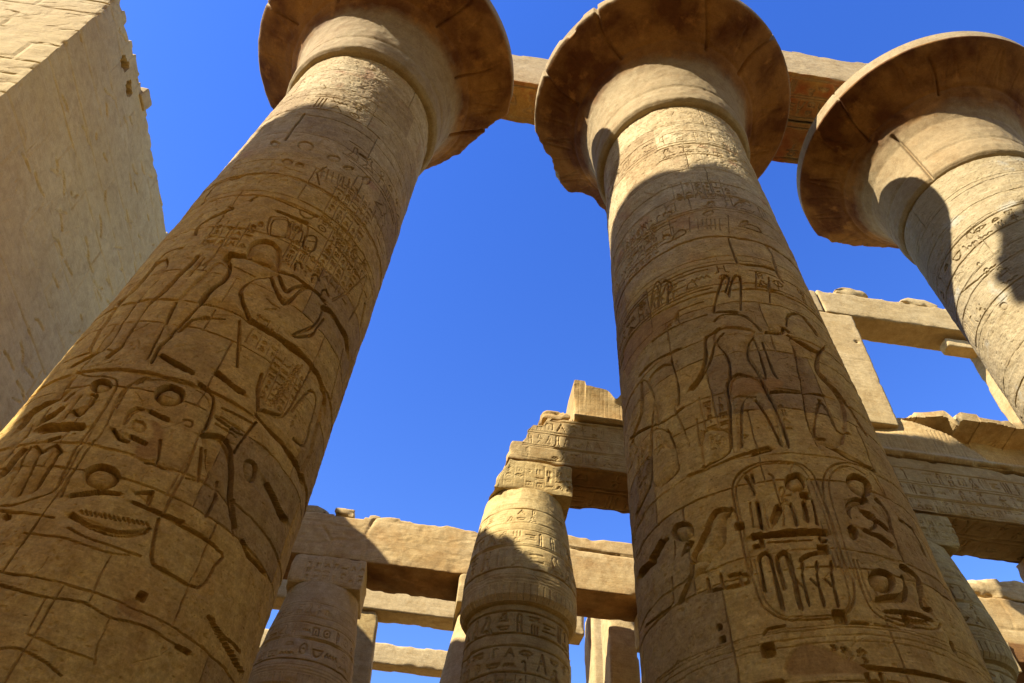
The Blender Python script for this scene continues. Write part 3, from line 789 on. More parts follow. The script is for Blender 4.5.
RELIEF[2] = """
R 0.03 0.02 11.94
R 0.03 0.015 10.89
R 0.05 0.035 10.03
R 0.025 0.015 9.46
R 0.04 0.03 8.58
R 0.035 0.02 7.57
R 0.03 0.018 6.5
R 0.03 0.02 4.22
R 0.03 0.015 5.44
R 0.015 0.012 3.45
R 0.015 0.012 3.42
R 0.015 0.012 3.36
R 0.015 0.012 3.3
P 0.05 0.04 -124 11.08 -124.2 11.04 -124.6 11.02 -125.3 11 -126.2 10.99 -127.2 10.99 -128.2 11.01 -129.2 11.03 -129.9 11.06 -130.4 11.1 -130.6 11.13 -130.5 11.17 -130.1 11.19 -129.3 11.21 -128.4 11.21 -127.4 11.21 -126.3 11.19 -125.4 11.17 -124.7 11.14 -124.2 11.11
P 0.05 0.04 -97.9 11.16 -98.1 11.13 -98.5 11.09 -99.1 11.06 -99.9 11.04 -100.7 11.02 -101.5 11.02 -102.2 11.02 -102.8 11.04 -103.1 11.06 -103.2 11.08 -103.1 11.12 -102.7 11.15 -102.1 11.17 -101.3 11.2 -100.5 11.21 -99.7 11.22 -99 11.22 -98.4 11.21 -98 11.18
P 0.05 0.04 -77.6 11.36 -78 11.32 -78.8 11.27 -80 11.21 -81.3 11.16 -82.8 11.11 -84.2 11.08 -85.3 11.07 -86.2 11.07 -86.8 11.08 -86.9 11.11 -86.6 11.15 -86 11.2 -84.9 11.25 -83.6 11.29 -82.2 11.34 -80.8 11.37 -79.4 11.4 -78.4 11.4 -77.8 11.39
P 0.05 0.04 -142.3 11.04 -142.3 11 -142.5 10.98 -143 10.97 -143.6 10.96 -144.2 10.97 -144.9 10.99 -145.6 11.02 -146.1 11.06 -146.6 11.1 -146.8 11.14 -146.7 11.17 -146.5 11.19 -146 11.21 -145.4 11.21 -144.7 11.2 -144 11.18 -143.3 11.15 -142.8 11.11 -142.4 11.07
P 0.05 0.04 -127.7 10.4 -127.8 10.37 -128.2 10.35 -128.8 10.34 -129.6 10.33 -130.5 10.34 -131.5 10.35 -132.3 10.38 -133 10.4 -133.5 10.43 -133.7 10.46 -133.5 10.49 -133.2 10.51 -132.5 10.52 -131.7 10.52 -130.7 10.51 -129.8 10.5 -128.9 10.48 -128.3 10.45 -127.8 10.43
P 0.05 0.04 -100.5 10.84 -100.7 10.81 -101.3 10.78 -102.1 10.75 -103 10.73 -104.1 10.71 -105.2 10.7 -106.1 10.71 -106.8 10.72 -107.3 10.74 -107.5 10.77 -107.3 10.8 -106.8 10.83 -106 10.85 -105 10.88 -104 10.89 -102.9 10.9 -101.9 10.9 -101.2 10.89 -100.7 10.87
P 0.05 0.04 -81.4 10.61 -81.6 10.58 -82.3 10.54 -83.2 10.5 -84.2 10.46 -85.4 10.43 -86.5 10.41 -87.4 10.4 -88.1 10.4 -88.6 10.42 -88.7 10.44 -88.4 10.47 -87.9 10.5 -87.1 10.54 -86.1 10.58 -84.9 10.61 -83.8 10.63 -82.8 10.65 -82 10.65 -81.5 10.64
G 0.04 0.03 -127.5 10.29 -123.3 10.45 -120 10.42 -120.1 10.27 -130.8 10.24
G 0.04 0.03 -82 10.53 -76.8 10.55 -74.8 10.4 -85.5 10.39
G 0.025 0.02 -111 10.65 -112.2 10.31
G 0.025 0.02 -108.6 10.63 -109.9 10.29
G 0.025 0.02 -106.3 10.61 -107.6 10.27
G 0.025 0.02 -103.9 10.6 -105.3 10.26
G 0.025 0.02 -101.5 10.59 -103 10.25
G 0.025 0.02 -99 10.59 -100.6 10.24
G 0.03 0.02 -115.4 10.8 -117.1 10.28
G 0.03 0.02 -93.2 10.71 -96 10.16
G 0.05 0.04 -97.1 10 -97.5 9.68 -96.9 9.29
G 0.05 0.04 -74.9 10.04 -73.5 9.77 -74.8 9.3 -73.4 9.01
G 0.05 0.05 -92 9.24 -83.8 9.28 -75.6 9.29
G 0.04 0.02 -101.8 11.79 -102.3 11.35
G 0.045 0.04 -145.4 9.16 -142.8 9.31 -140.7 9.35 -139.3 9.21 -141.3 9.05
G 0.045 0.04 -139 8.99 -136.5 9.14 -134.5 9.2 -133.3 9.06 -135.2 8.89
G 0.045 0.04 -148.8 8.65 -144.9 9.17 -141.3 9.23 -142.3 8.78
G 0.045 0.04 -142.6 8.73 -139 9.21 -135.2 9.21 -137.5 8.66
G 0.05 0.05 -111.8 8.52 -106.8 8.89 -104.5 8.94 -103.9 8.85 -107.8 8.54
G 0.05 0.05 -106.8 8.48 -101.6 8.87 -99.2 8.93 -98.1 8.87 -100.5 8.47
G 0.05 0.05 -107.7 8.82 -112 8.48 -115.5 8.16 -114 8.12 -105.3 8.04
G 0.05 0.045 -103 8.8 -106.8 8.41
G 0.04 0.03 -98.4 8.79 -103.2 8.08
G 0.04 0.03 -88.6 9.07 -91.8 8.64
G 0.04 0.035 -82.4 8.98 -85.2 8.64 -81.3 8.66
G 0.03 0.02 -90.4 8.83 -91.9 8.6
G 0.035 0.03 -82.6 8.9 -87.3 8.3
G 0.05 0.05 -116.3 7.92 -112.3 8.01 -106.7 8 -101.6 7.91 -96.9 7.62
G 0.06 0.06 -115.2 7.74 -118.5 7.67 -121.9 7.62 -123.1 7.49 -123.8 7.3 -125.7 7.11 -129.6 6.91 -134.2 6.8
G 0.05 0.04 -114 7.62 -118.9 7.44 -122.7 7.14 -129.9 6.84 -133.2 6.76
G 0.05 0.05 -117.4 7.4 -115.3 7.21 -115 6.99 -116.4 6.74 -118.2 6.63 -119.4 6.25 -122.5 5.66
G 0.05 0.05 -101.2 7.49 -104.3 7.34 -106.1 7.1 -104.5 6.86 -103.5 6.57 -101.7 6.16 -101.1 5.7 -101.8 5.55
G 0.05 0.045 -101.3 7.44 -101.1 7.19 -101.4 6.72 -103.1 6.7 -104.7 6.91
G 0.045 0.04 -98.3 7.36 -98 7.04 -97.6 6.79 -96.7 6.68
G 0.045 0.035 -118.5 5.62 -115.9 6.06 -113 6.33 -108.9 6.35
G 0.06 0.05 -108.3 6.3 -106.3 6.05 -104.6 5.77 -103.8 5.58
G 0.06 0.05 -116.4 6.74 -113 6.81 -109.2 6.76 -104.6 6.7
G 0.04 0.03 -118 6.41 -112.5 6.41 -107.8 6.38
F -0.03 0 -115.5 6.74 -95.6 6.68 -96.5 6.5 -107.5 6.42 -117.2 6.44
G 0.055 0.055 -83.1 7.81 -80.7 8.03 -75.5 8.19 -68.9 8.2 -65.5 7.96
G 0.06 0.06 -95 7.59 -87.3 7.62 -85.4 7.74 -83.1 7.68
G 0.05 0.05 -84.6 7.59 -80.2 7.53 -74.5 7.46 -69.5 7.41
G 0.055 0.05 -84.3 7.49 -84 7.26 -86 6.87 -87.2 6.5 -90.3 6.07 -90.6 5.78 -90.6 5.58
G 0.055 0.05 -61.2 7.73 -71.2 7.34 -74.6 7 -71.3 6.73 -65.3 6.56
G 0.05 0.04 -80.7 6.39 -84.9 6.15 -88.9 5.84 -89.1 5.73 -86.3 5.71
G 0.05 0.045 -101.5 6.43 -92.2 6.47 -77.7 6.51
G 0.05 0.035 -161.9 7.68 -150.3 7.68 -134.8 7.59
G 0.045 0.045 -140.7 7.45 -139.7 7.09 -139.5 6.8 -140.7 6.6
G 0.045 0.04 -161.5 7.52 -164 7 -171.5 6.83 -179.3 6.76
G 0.045 0.04 -156.8 7.42 -154.1 7.03 -156.4 6.72 -159.5 6.28
G 0.05 0.04 -178.4 6.87 -158.8 6.6 -149.5 6.48 -142.6 6.49 -138.6 6.52
G 0.03 0.03 -143.3 6.61 -140.2 6.21 -138.9 5.87
G 0.03 0.03 -133.7 6.23 -134.3 5.8
F -0.035 0 -176.8 8.64 -149.8 8.62 -130.5 8.51 -140.5 8.14 -153.8 8.1 -174.5 8
G 0.06 0.06 -178.8 5.62 -163.6 5.73 -160.2 6.08 -158 6.52
G 0.05 0.05 -148 6.3 -145.6 5.94 -145.5 5.67 -147.3 5.6 -153.3 5.57
G 0.05 0.06 -121.5 5.9 -122.9 5.63 -127.9 5.53 -134.4 5.5
G 0.03 0.02 -132.7 6.03 -134.3 5.58
G 0.03 0.02 -159.2 5.61 -153.3 5.58
G 0.05 0.03 -141.4 5.46 -133.8 5.45 -122.1 5.49 -109 5.55
G 0.06 0.05 -115.4 5.48 -108.6 5.53
P 0.07 0.08 -145.8 4.41 -142.9 4.56 -139 4.68 -135.8 4.83 -133.2 4.89 -129.9 4.88 -127.7 4.83 -129.4 4.78 -131.2 4.61 -132.4 4.46 -136.2 4.37 -138 4.32
P 0.07 0.06 -155 4.04 -151.2 4.15 -147.4 4.28 -145.9 4.42 -138.3 4.32 -140.7 4.24 -145.8 4.19 -150.1 4.07 -153.6 4.01
P 0.1 0.05 -142.9 4.77 -142.8 4.73 -143.3 4.69 -144.1 4.67 -145.2 4.66 -146.7 4.66 -148.2 4.67 -149.7 4.7 -151.1 4.73 -152.1 4.78 -152.7 4.82 -152.8 4.86 -152.3 4.89 -151.3 4.92 -150 4.93 -148.5 4.92 -146.9 4.91 -145.4 4.88 -144.2 4.85 -143.3 4.81
G 0.03 0.03 -152.2 4.73 -153.6 4.53
G 0.04 0.04 -149.3 4.52 -146.9 4.62 -144.3 4.61 -145.9 4.56 -147.7 4.54
G 0.09 0.09 -168.5 4.78 -163.2 4.79 -159.7 4.83
G 0.05 0.04 -159.7 4.83 -155.6 4.82
G 0.09 0.08 -181.9 4.83 -166.2 4.73
G 0.035 0.03 -155.8 4.35 -157 4.09 -163.5 4.06 -177 4.11
G 0.02 0.015 -166.5 4.5 -167.8 4.29
G 0.05 0.04 -140.9 4 -134.4 3.97 -127.3 3.96 -127.2 4.05 -132.6 4.08
G 0.05 0.04 -140.7 4.13 -140.8 4.01
G 0.05 0.04 -135.8 4.13 -135.5 3.98
G 0.05 0.04 -129.2 4.08 -129.3 3.98
G 0.03 0.03 -126.1 4.03 -126.2 4.21 -126.1 4.52 -125.9 4.92 -125.1 5.12 -121.8 5.25 -117.4 5.32 -112.4 5.35 -105.6 5.34 -99.2 5.29 -96.2 5.16 -95.8 4.99 -95.8 4.65 -95.9 4.25 -96.5 3.95
G 0.025 0.02 -124.9 4.03 -124.8 4.51 -124.9 4.92 -123.9 5.08 -121 5.2 -116.3 5.29 -111.3 5.32 -105.9 5.31 -100.7 5.28 -98.3 5.16 -97.4 4.96 -97.1 4.65 -97.2 4.24 -97.8 3.95
G 0.03 0.03 -125.7 4.2 -124.9 3.84 -123.6 3.67 -118.7 3.54 -111.5 3.51 -104 3.52 -99.6 3.58 -96.9 3.71 -95.2 3.91 -95.6 4.11
G 0.025 0.02 -123.6 4.18 -123.5 3.83 -122.1 3.68 -117.6 3.56 -103.8 3.54 -99.8 3.61 -98 3.74 -97.2 4.11
P 0.11 0.06 -99.5 5.03 -100.1 4.99 -101 4.96 -102.2 4.93 -103.5 4.92 -104.7 4.92 -105.8 4.93 -106.6 4.95 -107.2 4.98 -107.3 5.02 -107.1 5.06 -106.5 5.1 -105.6 5.14 -104.5 5.16 -103.2 5.17 -101.9 5.18 -100.8 5.17 -99.9 5.14 -99.4 5.11 -99.2 5.07
G 0.05 0.04 -119.7 5.19 -118.9 5.1 -118.1 4.96
G 0.05 0.04 -117.5 5.2 -117.6 5.09
P 0.04 0.03 -119.2 5.17 -119.3 5.17 -119.4 5.16 -119.6 5.16 -119.7 5.16 -119.9 5.16 -120.1 5.16 -120.2 5.16 -120.3 5.17 -120.3 5.18 -120.3 5.18 -120.2 5.19 -120.1 5.19 -120 5.2 -119.8 5.2 -119.6 5.2 -119.5 5.2 -119.3 5.19 -119.3 5.19 -119.2 5.18
P 0.04 0.03 -117 5.2 -117.1 5.19 -117.2 5.19 -117.3 5.18 -117.5 5.18 -117.7 5.18 -117.8 5.18 -118 5.19 -118 5.19 -118.1 5.2 -118.1 5.21 -118 5.21 -117.9 5.22 -117.7 5.22 -117.6 5.22 -117.4 5.22 -117.2 5.22 -117.1 5.22 -117 5.21 -117 5.21
G 0.03 0.03 -111.6 5.18 -110.5 5.14 -110.6 5 -110.5 4.8
G 0.03 0.025 -109.8 4.93 -109.1 4.98 -108.1 4.98 -107.8 4.94 -108.8 4.89 -109.8 4.8
G 0.03 0.02 -109.6 4.87 -106.3 4.88
G 0.06 0.07 -118.1 4.83 -118.5 4.67 -118.9 4.52
G 0.08 0.06 -111.5 4.74 -113.2 4.64 -114.4 4.58
G 0.05 0.05 -107.2 4.77 -106.9 4.65 -107.1 4.52
G 0.07 0.07 -102.6 4.78 -103 4.66 -103.6 4.57
G 0.05 0.06 -99.5 4.81 -99.8 4.67 -100.5 4.52
G 0.03 0.02 -116 4.8 -116.2 4.63 -116.4 4.52
G 0.03 0.03 -120.5 4.85 -121.3 4.55
G 0.03 0.03 -108.8 4.84 -111.4 4.52
P 0.05 0.04 -111.9 4.73 -110.8 4.8 -108.3 4.83 -106.9 4.76 -107.6 4.72 -109.1 4.77
G 0.075 0.08 -122 4.45 -115.7 4.44 -106.5 4.43 -98.9 4.42
G 0.04 0.04 -117.9 4.36 -110.3 4.34 -103.7 4.34
G 0.07 0.06 -122.1 4.33 -120 4.33 -119.8 4.39
G 0.06 0.06 -100.9 4.37 -100.8 4.32 -99.2 4.33
G 0.05 0.06 -109.1 4.12 -106.3 4.17 -102.5 4.2 -99.8 4.26
O 0.05 0.12 -101.5 4.87
O 0.06 0.12 -101 4.23
O 0.05 0.12 -125.9 4.6
O 0.04 0.12 -79.2 4.91
O 0.05 0.12 -88.8 4.47
G 0.06 0.07 -122.2 4.01 -122.2 4.1 -121.9 4.19 -120.6 4.24 -119.3 4.25 -118.4 4.2 -118.4 4.12 -118.5 3.99
G 0.06 0.07 -116.7 3.98 -116.7 4.07 -116.3 4.16 -115 4.21 -113.7 4.22 -112.8 4.18 -112.9 4.09 -113 3.96
G 0.06 0.07 -122.1 4.17 -122.6 3.85
G 0.06 0.07 -118.4 4.15 -118.6 3.65
G 0.06 0.07 -116.6 4.14 -116.4 3.85
G 0.06 0.07 -112.5 4.12 -113.3 3.63
P 0.09 0.03 -110 4.06 -110.1 3.96 -108.5 4.05 -108.8 4.11
P 0.1 0.03 -110.9 3.83 -111.2 3.72 -111 3.63 -110.1 3.65 -109.8 3.76 -110.2 3.83
G 0.04 0.04 -110.1 3.96 -110.5 3.81
G 0.04 0.04 -112.4 3.92 -110.7 3.83
P 0.09 0.03 -105.6 4.05 -105.7 3.95 -104.1 4.04 -104.3 4.11
P 0.1 0.03 -106.6 3.82 -107 3.71 -106.8 3.62 -105.9 3.64 -105.6 3.75 -105.9 3.82
G 0.04 0.04 -105.7 3.95 -106.3 3.8
G 0.04 0.04 -108.1 3.9 -106.4 3.82
P 0.09 0.03 -101.1 4.05 -101.3 3.95 -99.6 4.04 -99.8 4.11
P 0.1 0.03 -102.3 3.82 -102.7 3.7 -102.6 3.62 -101.7 3.64 -101.3 3.75 -101.6 3.82
G 0.04 0.04 -101.3 3.95 -101.9 3.8
G 0.04 0.04 -103.7 3.9 -102.1 3.82
O 0.07 0.12 -102.6 3.53
O 0.065 0.12 -125.6 3.29
O 0.035 0.12 -139.1 3.49
O 0.03 0.12 -139.4 3.61
O 0.05 0.12 -81.1 3.57
G 0.04 0.03 -125.8 3.44 -124.5 3.48 -119.2 3.48
G 0.04 0.03 -104.4 3.47 -95.2 3.47
G 0.03 0.02 -93.2 3.47 -85.4 3.46
F -0.05 0 -121.8 3.04 -119.1 3.26 -114 3.32 -108.4 3.24 -99.3 3.09 -100.7 3.01
B 0.045 0.04 2.58 3.08 -105 -40
B 0.045 0.04 2.48 3.01 -195 -128
G 0.03 0.03 -107 3.27 -106.4 3.24 -107.1 3.23
G 0.03 0.03 -105.2 3.25 -104.6 3.22 -105.2 3.21
G 0.03 0.03 -100.9 3.22 -100.2 3.19 -101 3.18
G 0.03 0.03 -103.7 3.22 -103.1 3.2 -103.8 3.18
G 0.03 0.03 -107.8 3.27 -107.1 3.25 -107.8 3.23
G 0.03 0.03 -100.4 3.22 -99.8 3.2 -100.5 3.18
G 0.03 0.03 -99.3 3.23 -98.6 3.21 -99.4 3.19
G 0.03 0.03 -104 3.24 -103.3 3.21 -104 3.2
G 0.03 0.03 -104.2 3.25 -103.5 3.23 -104.2 3.21
G 0.03 0.03 -103.6 3.22 -103 3.19 -103.7 3.18
G 0.03 0.03 -99.8 3.16 -99.1 3.13 -99.8 3.12
G 0.03 0.03 -104.3 3.2 -103.6 3.18 -104.3 3.16
G 0.03 0.03 -103.2 3.19 -102.6 3.17 -103.3 3.15
G 0.03 0.03 -100 3.24 -99.4 3.22 -100.1 3.2
G 0.03 0.03 -95.6 3.85 -95.6 4.23 -95.1 4.81 -93 5.09 -88.5 5.28 -80 5.41 -70.3 5.42 -67 5.08
G 0.025 0.02 -94.2 3.93 -93.8 4.23 -92.9 4.82 -91.2 5.07 -87.6 5.23 -80.8 5.35 -73.4 5.32
G 0.03 0.03 -92.7 4.12 -93.3 3.72 -90.8 3.56 -83.7 3.51 -71.9 3.55 -68.1 3.63
G 0.025 0.02 -91.6 4.12 -91.7 3.76 -89.3 3.6 -81.9 3.55 -72.5 3.59
P 0.12 0.06 -74.9 5.04 -76.5 4.99 -78.3 4.96 -80.1 4.95 -81.7 4.95 -83 4.97 -84 5 -84.5 5.04 -84.5 5.09 -84 5.14 -83 5.19 -81.6 5.23 -79.9 5.26 -78 5.27 -76.2 5.27 -74.6 5.26 -73.4 5.23 -72.8 5.19 -72.9 5.14 -73.6 5.09
P 0.13 0.06 -81.7 3.88 -83 3.84 -84.6 3.81 -86.1 3.8 -87.6 3.8 -88.8 3.81 -89.7 3.83 -90.2 3.87 -90.2 3.91 -89.8 3.95 -88.9 3.99 -87.6 4.03 -86.1 4.05 -84.5 4.07 -82.9 4.07 -81.5 4.06 -80.5 4.04 -80 4.01 -80 3.97 -80.6 3.92
P 0.08 0.05 -88.2 4.79 -84.7 4.89 -81.2 4.91 -79.8 4.85 -84.6 4.79 -87.4 4.71 -88 4.6 -88.9 4.66
G 0.07 0.06 -89 4.51 -89 4.41
G 0.06 0.06 -81.6 4.71 -77.9 4.67 -73.8 4.6
G 0.07 0.06 -84.2 4.5 -79.3 4.47 -75.3 4.4
G 0.05 0.05 -72.7 4.99 -70.8 4.85 -71.9 4.58 -72.6 4.25
G 0.05 0.05 -82.5 4.74 -78.6 4.73 -78.9 4.6 -81.8 4.53
G 0.07 0.07 -89.5 3.72 -85 3.76 -79.5 3.81 -76.2 3.94 -76.1 4.03
G 0.07 0.07 -74.1 4.16 -70.2 4.09 -70.6 3.94 -71.9 3.78 -69.5 3.77
G 0.05 0.06 -88.1 3.62 -83.1 3.64 -76.7 3.66 -71.4 3.65
G 0.04 0.04 -88.5 3.57 -82.9 3.56 -73.3 3.62
G 0.02 0.03 -87.6 3.63 -87.5 3.59
G 0.02 0.03 -86.4 3.63 -86.3 3.6
G 0.02 0.03 -85.3 3.63 -85.1 3.6
G 0.02 0.03 -84.1 3.63 -83.9 3.6
G 0.02 0.03 -82.9 3.64 -82.7 3.61
G 0.02 0.03 -81.6 3.64 -81.5 3.61
G 0.02 0.03 -80.3 3.65 -80.2 3.61
G 0.02 0.03 -79 3.65 -78.9 3.62
G 0.02 0.03 -77.7 3.66 -77.5 3.63
G 0.02 0.03 -76.2 3.67 -76.1 3.63
G 0.02 0.03 -74.8 3.67 -74.7 3.64
G 0.02 0.03 -73.3 3.68 -73.2 3.65
G 0.05 0.05 -63.1 4.84 -57.6 4.81 -56.5 4.53
G 0.05 0.05 -66.1 3.47 -65.8 3.41
G 0.05 0.05 -79.1 8.12 -74.9 8.21 -69 8.18 -65 7.9
G 0.05 0.05 -70 7.37 -74.5 7.07 -71.8 6.83 -65.5 6.56 -60.2 6.11
G 0.05 0.04 -81.2 6.4 -79.1 6.22 -78.2 5.94 -72.7 5.94
G 0.05 0.05 -85.8 5.61 -78.4 5.5 -65.9 5.48
B 0.028 0.02 8.74 9.24 -190 -95
B 0.03 0.022 8.67 9.16 -195 -118
B 0.03 0.022 8.67 9.08 -92 -40
B 0.025 0.015 10.26 10.79 -195 -125
B 0.025 0.015 10.97 11.49 -195 -60
B 0.025 0.015 13.1 13.6 -125 -55
B 0.02 0.012 13.7 14.2 -200 -60
B 0.035 0.03 8.1 8.4 -150 -125
P 0.045 0.09 -115.2 7.74 -107.4 7.71 -99.4 7.59 -104.3 7.34 -106.1 7.1 -104.5 6.86 -104.4 6.72 -116.3 6.77 -115.2 6.99 -115.3 7.21 -117.4 7.4 -119.4 7.55
P 0.04 0.09 -116.2 6.7 -104.9 6.66 -101.7 6.16 -103.5 5.62 -105.7 6.01 -108.2 6.32 -113.2 6.31 -118.3 5.62 -122.5 5.66
P 0.045 0.1 -83.9 7.59 -74.5 7.46 -68.6 7.43 -74.6 7 -67.2 6.53 -78 5.71 -89.7 5.62 -89.8 6.07 -85.2 6.87 -83.3 7.27
P 0.035 0.07 -161.5 7.52 -156.8 7.42 -154.1 7.03 -158.8 6.3 -177.2 6.75 -164 7
P 0.035 0.08 -140.9 7.41 -140.8 6.65 -143.4 6.59 -139.4 5.9 -152.6 6.17 -154.1 7.03 -154.9 7.44
P 0.04 0.08 -158.2 6.49 -148.1 6.29 -145.6 5.94 -145.5 5.67 -153.3 5.57 -162.1 5.73
P 0.04 0.08 -132 6.01 -121.6 5.88 -122.9 5.63 -127.9 5.53 -134.3 5.51
G 0.045 0.04 -127.5 4.83 -128.4 4.77 -130.1 4.72 -131.2 4.59 -132.4 4.46 -136.2 4.37 -138.2 4.32
G 0.03 0.03 -131.1 4.8 -129.5 4.77 -130.5 4.75
G 0.03 0.02 -134 4.74 -133 4.54 -136 4.41
G 0.035 0.035 -127.5 4.83 -126.5 4.79 -127.9 4.79
C 0.022 0.03 0.16 -130.7 -119.2 5.7 6.55
C 0.02 0.025 0.14 -173.5 -161.2 5.73 6.39
C 0.02 0.025 0.13 -131.4 -122.8 5.65 5.97
C 0.02 0.025 0.15 -107.3 -98.6 5.77 6.25
C 0.022 0.025 0.16 -162.8 -140.6 10.08 11.31
C 0.022 0.025 0.16 -155.4 -144.6 6.04 6.53
C 0.022 0.025 0.18 -121 -87.3 11.37 12.05
"""
RELIEF[3] = """
R 0.02 0.012 14.75
R 0.025 0.015 14.07
R 0.03 0.02 12.49
B 0.03 0.022 12.99 13.49 -215 -70
B 0.03 0.02 11.59 12.19 -215 -70
B 0.03 0.03 7.5 8.3 -215 -70
B 0.03 0.02 9.2 9.9 -215 -70
P 0.04 0.03 -156.2 13.31 -156.7 13.28 -157.4 13.27 -158.2 13.27 -158.9 13.27 -159.5 13.29 -160.1 13.32 -160.4 13.35 -160.4 13.39 -160.3 13.42 -159.9 13.45 -159.3 13.48 -158.6 13.49 -157.8 13.49 -157.1 13.48 -156.4 13.46 -156 13.44 -155.7 13.4 -155.6 13.37 -155.8 13.34
P 0.04 0.03 -156.6 13.02 -157.1 13 -157.6 12.99 -158.3 12.99 -158.9 13 -159.4 13.01 -159.8 13.03 -160.1 13.06 -160.1 13.09 -160 13.12 -159.7 13.14 -159.2 13.16 -158.6 13.17 -158 13.17 -157.4 13.17 -156.9 13.15 -156.5 13.13 -156.2 13.1 -156.2 13.07 -156.3 13.05
P 0.04 0.03 -167.6 11.24 -168.2 11.22 -168.9 11.21 -169.8 11.21 -170.6 11.22 -171.4 11.24 -172 11.27 -172.4 11.3 -172.5 11.34 -172.3 11.37 -171.9 11.4 -171.2 11.41 -170.4 11.42 -169.6 11.42 -168.7 11.41 -168 11.39 -167.4 11.36 -167.1 11.33 -167 11.3 -167.1 11.27
P 0.04 0.03 -162.5 12.23 -163 12.21 -163.5 12.2 -164.1 12.2 -164.8 12.21 -165.3 12.23 -165.7 12.25 -166 12.27 -166 12.3 -165.9 12.32 -165.6 12.35 -165.1 12.36 -164.6 12.37 -163.9 12.37 -163.4 12.36 -162.8 12.35 -162.4 12.33 -162.2 12.3 -162.1 12.28 -162.2 12.25
P 0.04 0.03 -164.2 12.51 -164.6 12.5 -165 12.49 -165.5 12.49 -166 12.5 -166.5 12.51 -166.8 12.53 -167 12.55 -167.1 12.57 -167 12.59 -166.7 12.61 -166.3 12.62 -165.9 12.63 -165.4 12.63 -164.9 12.62 -164.4 12.61 -164.1 12.59 -163.9 12.57 -163.8 12.55 -163.9 12.53
G 0.04 0.04 -188.4 12.49 -172.7 12.3 -157.2 12.25
"""


SHAFT_R, SHAFT_K, SP = 1.6864, 0.007105, 7.245
def shaft_r(h):
    return SHAFT_R - SHAFT_K * h + .05 * np.clip(3.4 - h, 0, 5) * .25

def smooth_line(P, closed=False):
    P = [np.array(p) for p in P]
    n = len(P)
    out = []
    for i in range(n if closed else n - 1):
        if closed:
            a, b, c, d = P[i - 1], P[i], P[(i + 1) % n], P[(i + 2) % n]
        else:
            a, b, c, d = P[max(i - 1, 0)], P[i], P[i + 1], P[min(i + 2, n - 1)]
        for t in (0, .33, .67):
            q = .5 * (2 * b + (c - a) * t + (2 * a - 5 * b + 4 * c - d) * t * t + (3 * b - a - 3 * c + d) * t ** 3)
            out.append((float(q[0]), float(q[1])))
    if not closed:
        out.append(tuple(P[-1]))
    return out

def shaft_canvas(which, th0, th1, h0, h1, res, rng):
    k = math.pi / 180 * SHAFT_R
    cv = Canvas(th0 * k, th1 * k, h0, h1, res)
    deep = []
    for line in RELIEF[which].strip().split('\n'):
        p = line.split()
        kind, v = p[0], [float(x) for x in p[1:]]
        if kind == 'R':
            y = v[2]
            xs = np.arange(th0 * k, th1 * k, .18)
            cv.groove([(x, y + .012 * math.sin(x * 3 + y) + rng.gauss(0, .006)) for x in xs], v[0], v[1])
        elif kind == 'C':
            cv.columns(v[3] * k, v[4] * k, v[5], v[6], v[2], v[0], v[1], rng)
        elif kind == 'B':
            cv.band(v[4] * k, v[5] * k, v[2], v[3], v[0] * .9, v[1] * 1.7, rng)
        else:
            pts = [(a * k, b) for a, b in zip(v[2::2], v[3::2])]
            deep.append((kind, v, smooth_line(pts, kind in 'PF') if kind in 'GPF' and len(pts) > 3 else pts))
    for kind, v, pts in deep:
        if kind == 'F':
            cv.flat(pts, v[0])
    for kind, v, pts in deep:
        if kind == 'G':
            cv.groove(pts, v[0] * (.95 if v[0] > .065 else .72), v[1] * (1.7 if v[0] > .033 else 1.15))
        elif kind == 'P':
            cv.sunk(pts, v[0] * 1.15, v[1] * .8)
        elif kind == 'O':
            cv.hole(pts[0][0], pts[0][1], v[0], v[1])
    for c_ in range(0, 15):                    # joints of the drums and their half blocks
        y0_, y1_ = (c_ - .2) * 1.06, (c_ + .8) * 1.06
        if y1_ < h0 or y0_ > h1:
            continue
        xs = np.arange(th0 * k, th1 * k, .12)
        cv.groove([(x, y0_ + rng.gauss(0, .004)) for x in xs], .016, .03 if y0_ < 9 else .016)
        ph = (c_ * 61.8) % 97
        for b_ in range(-6, 8):
            t_ = 47 * b_ - ph - 6 * math.sin(c_ * 3.1)
            if th0 < t_ < th1 and (y0_ < 8 or rng.random() < .3):
                cv.groove([(t_ * k + rng.gauss(0, .006), y0_ + q_ * .212) for q_ in range(6)], .016, .03)
    cv.scratch(th0 * k, th1 * k, h0, h1, int((th1 - th0) * k * (h1 - h0) * 3.5), rng, .014, .010, (.06, .35))
    return cv, k

def col_rows(h0, hf, h1, coarse, fine):
    return np.concatenate([np.arange(h0, hf, coarse), np.arange(hf, h1, fine), [h1]])

def capital_prof():
    key = np.array([(15.50, 1.48), (15.54, 1.56), (15.57, 1.67), (15.66, 1.745), (15.9, 1.77), (16.24, 1.76), (16.29, 1.735), (16.34, 1.77), (16.8, 1.81), (17.2, 1.88), (17.5, 1.975), (17.72, 2.10), (17.9, 2.26), (18.06, 2.46),
                    (18.2, 2.68), (18.34, 2.92), (18.46, 3.12), (18.54, 3.24), (18.58, 3.28), (18.60, 3.30), (18.90, 3.33), (18.95, 3.31), (18.96, 2.9), (18.96, 1.5)])
    out = []
    for (a, b), (c, d) in zip(key[:-1], key[1:]):
        n = max(int(math.hypot(c - a, d - b) / .035), 1)
        for t in range(n):
            out.append((a + (c - a) * t / n, b + (d - b) * t / n))
    out.append(tuple(key[-1]))
    return out

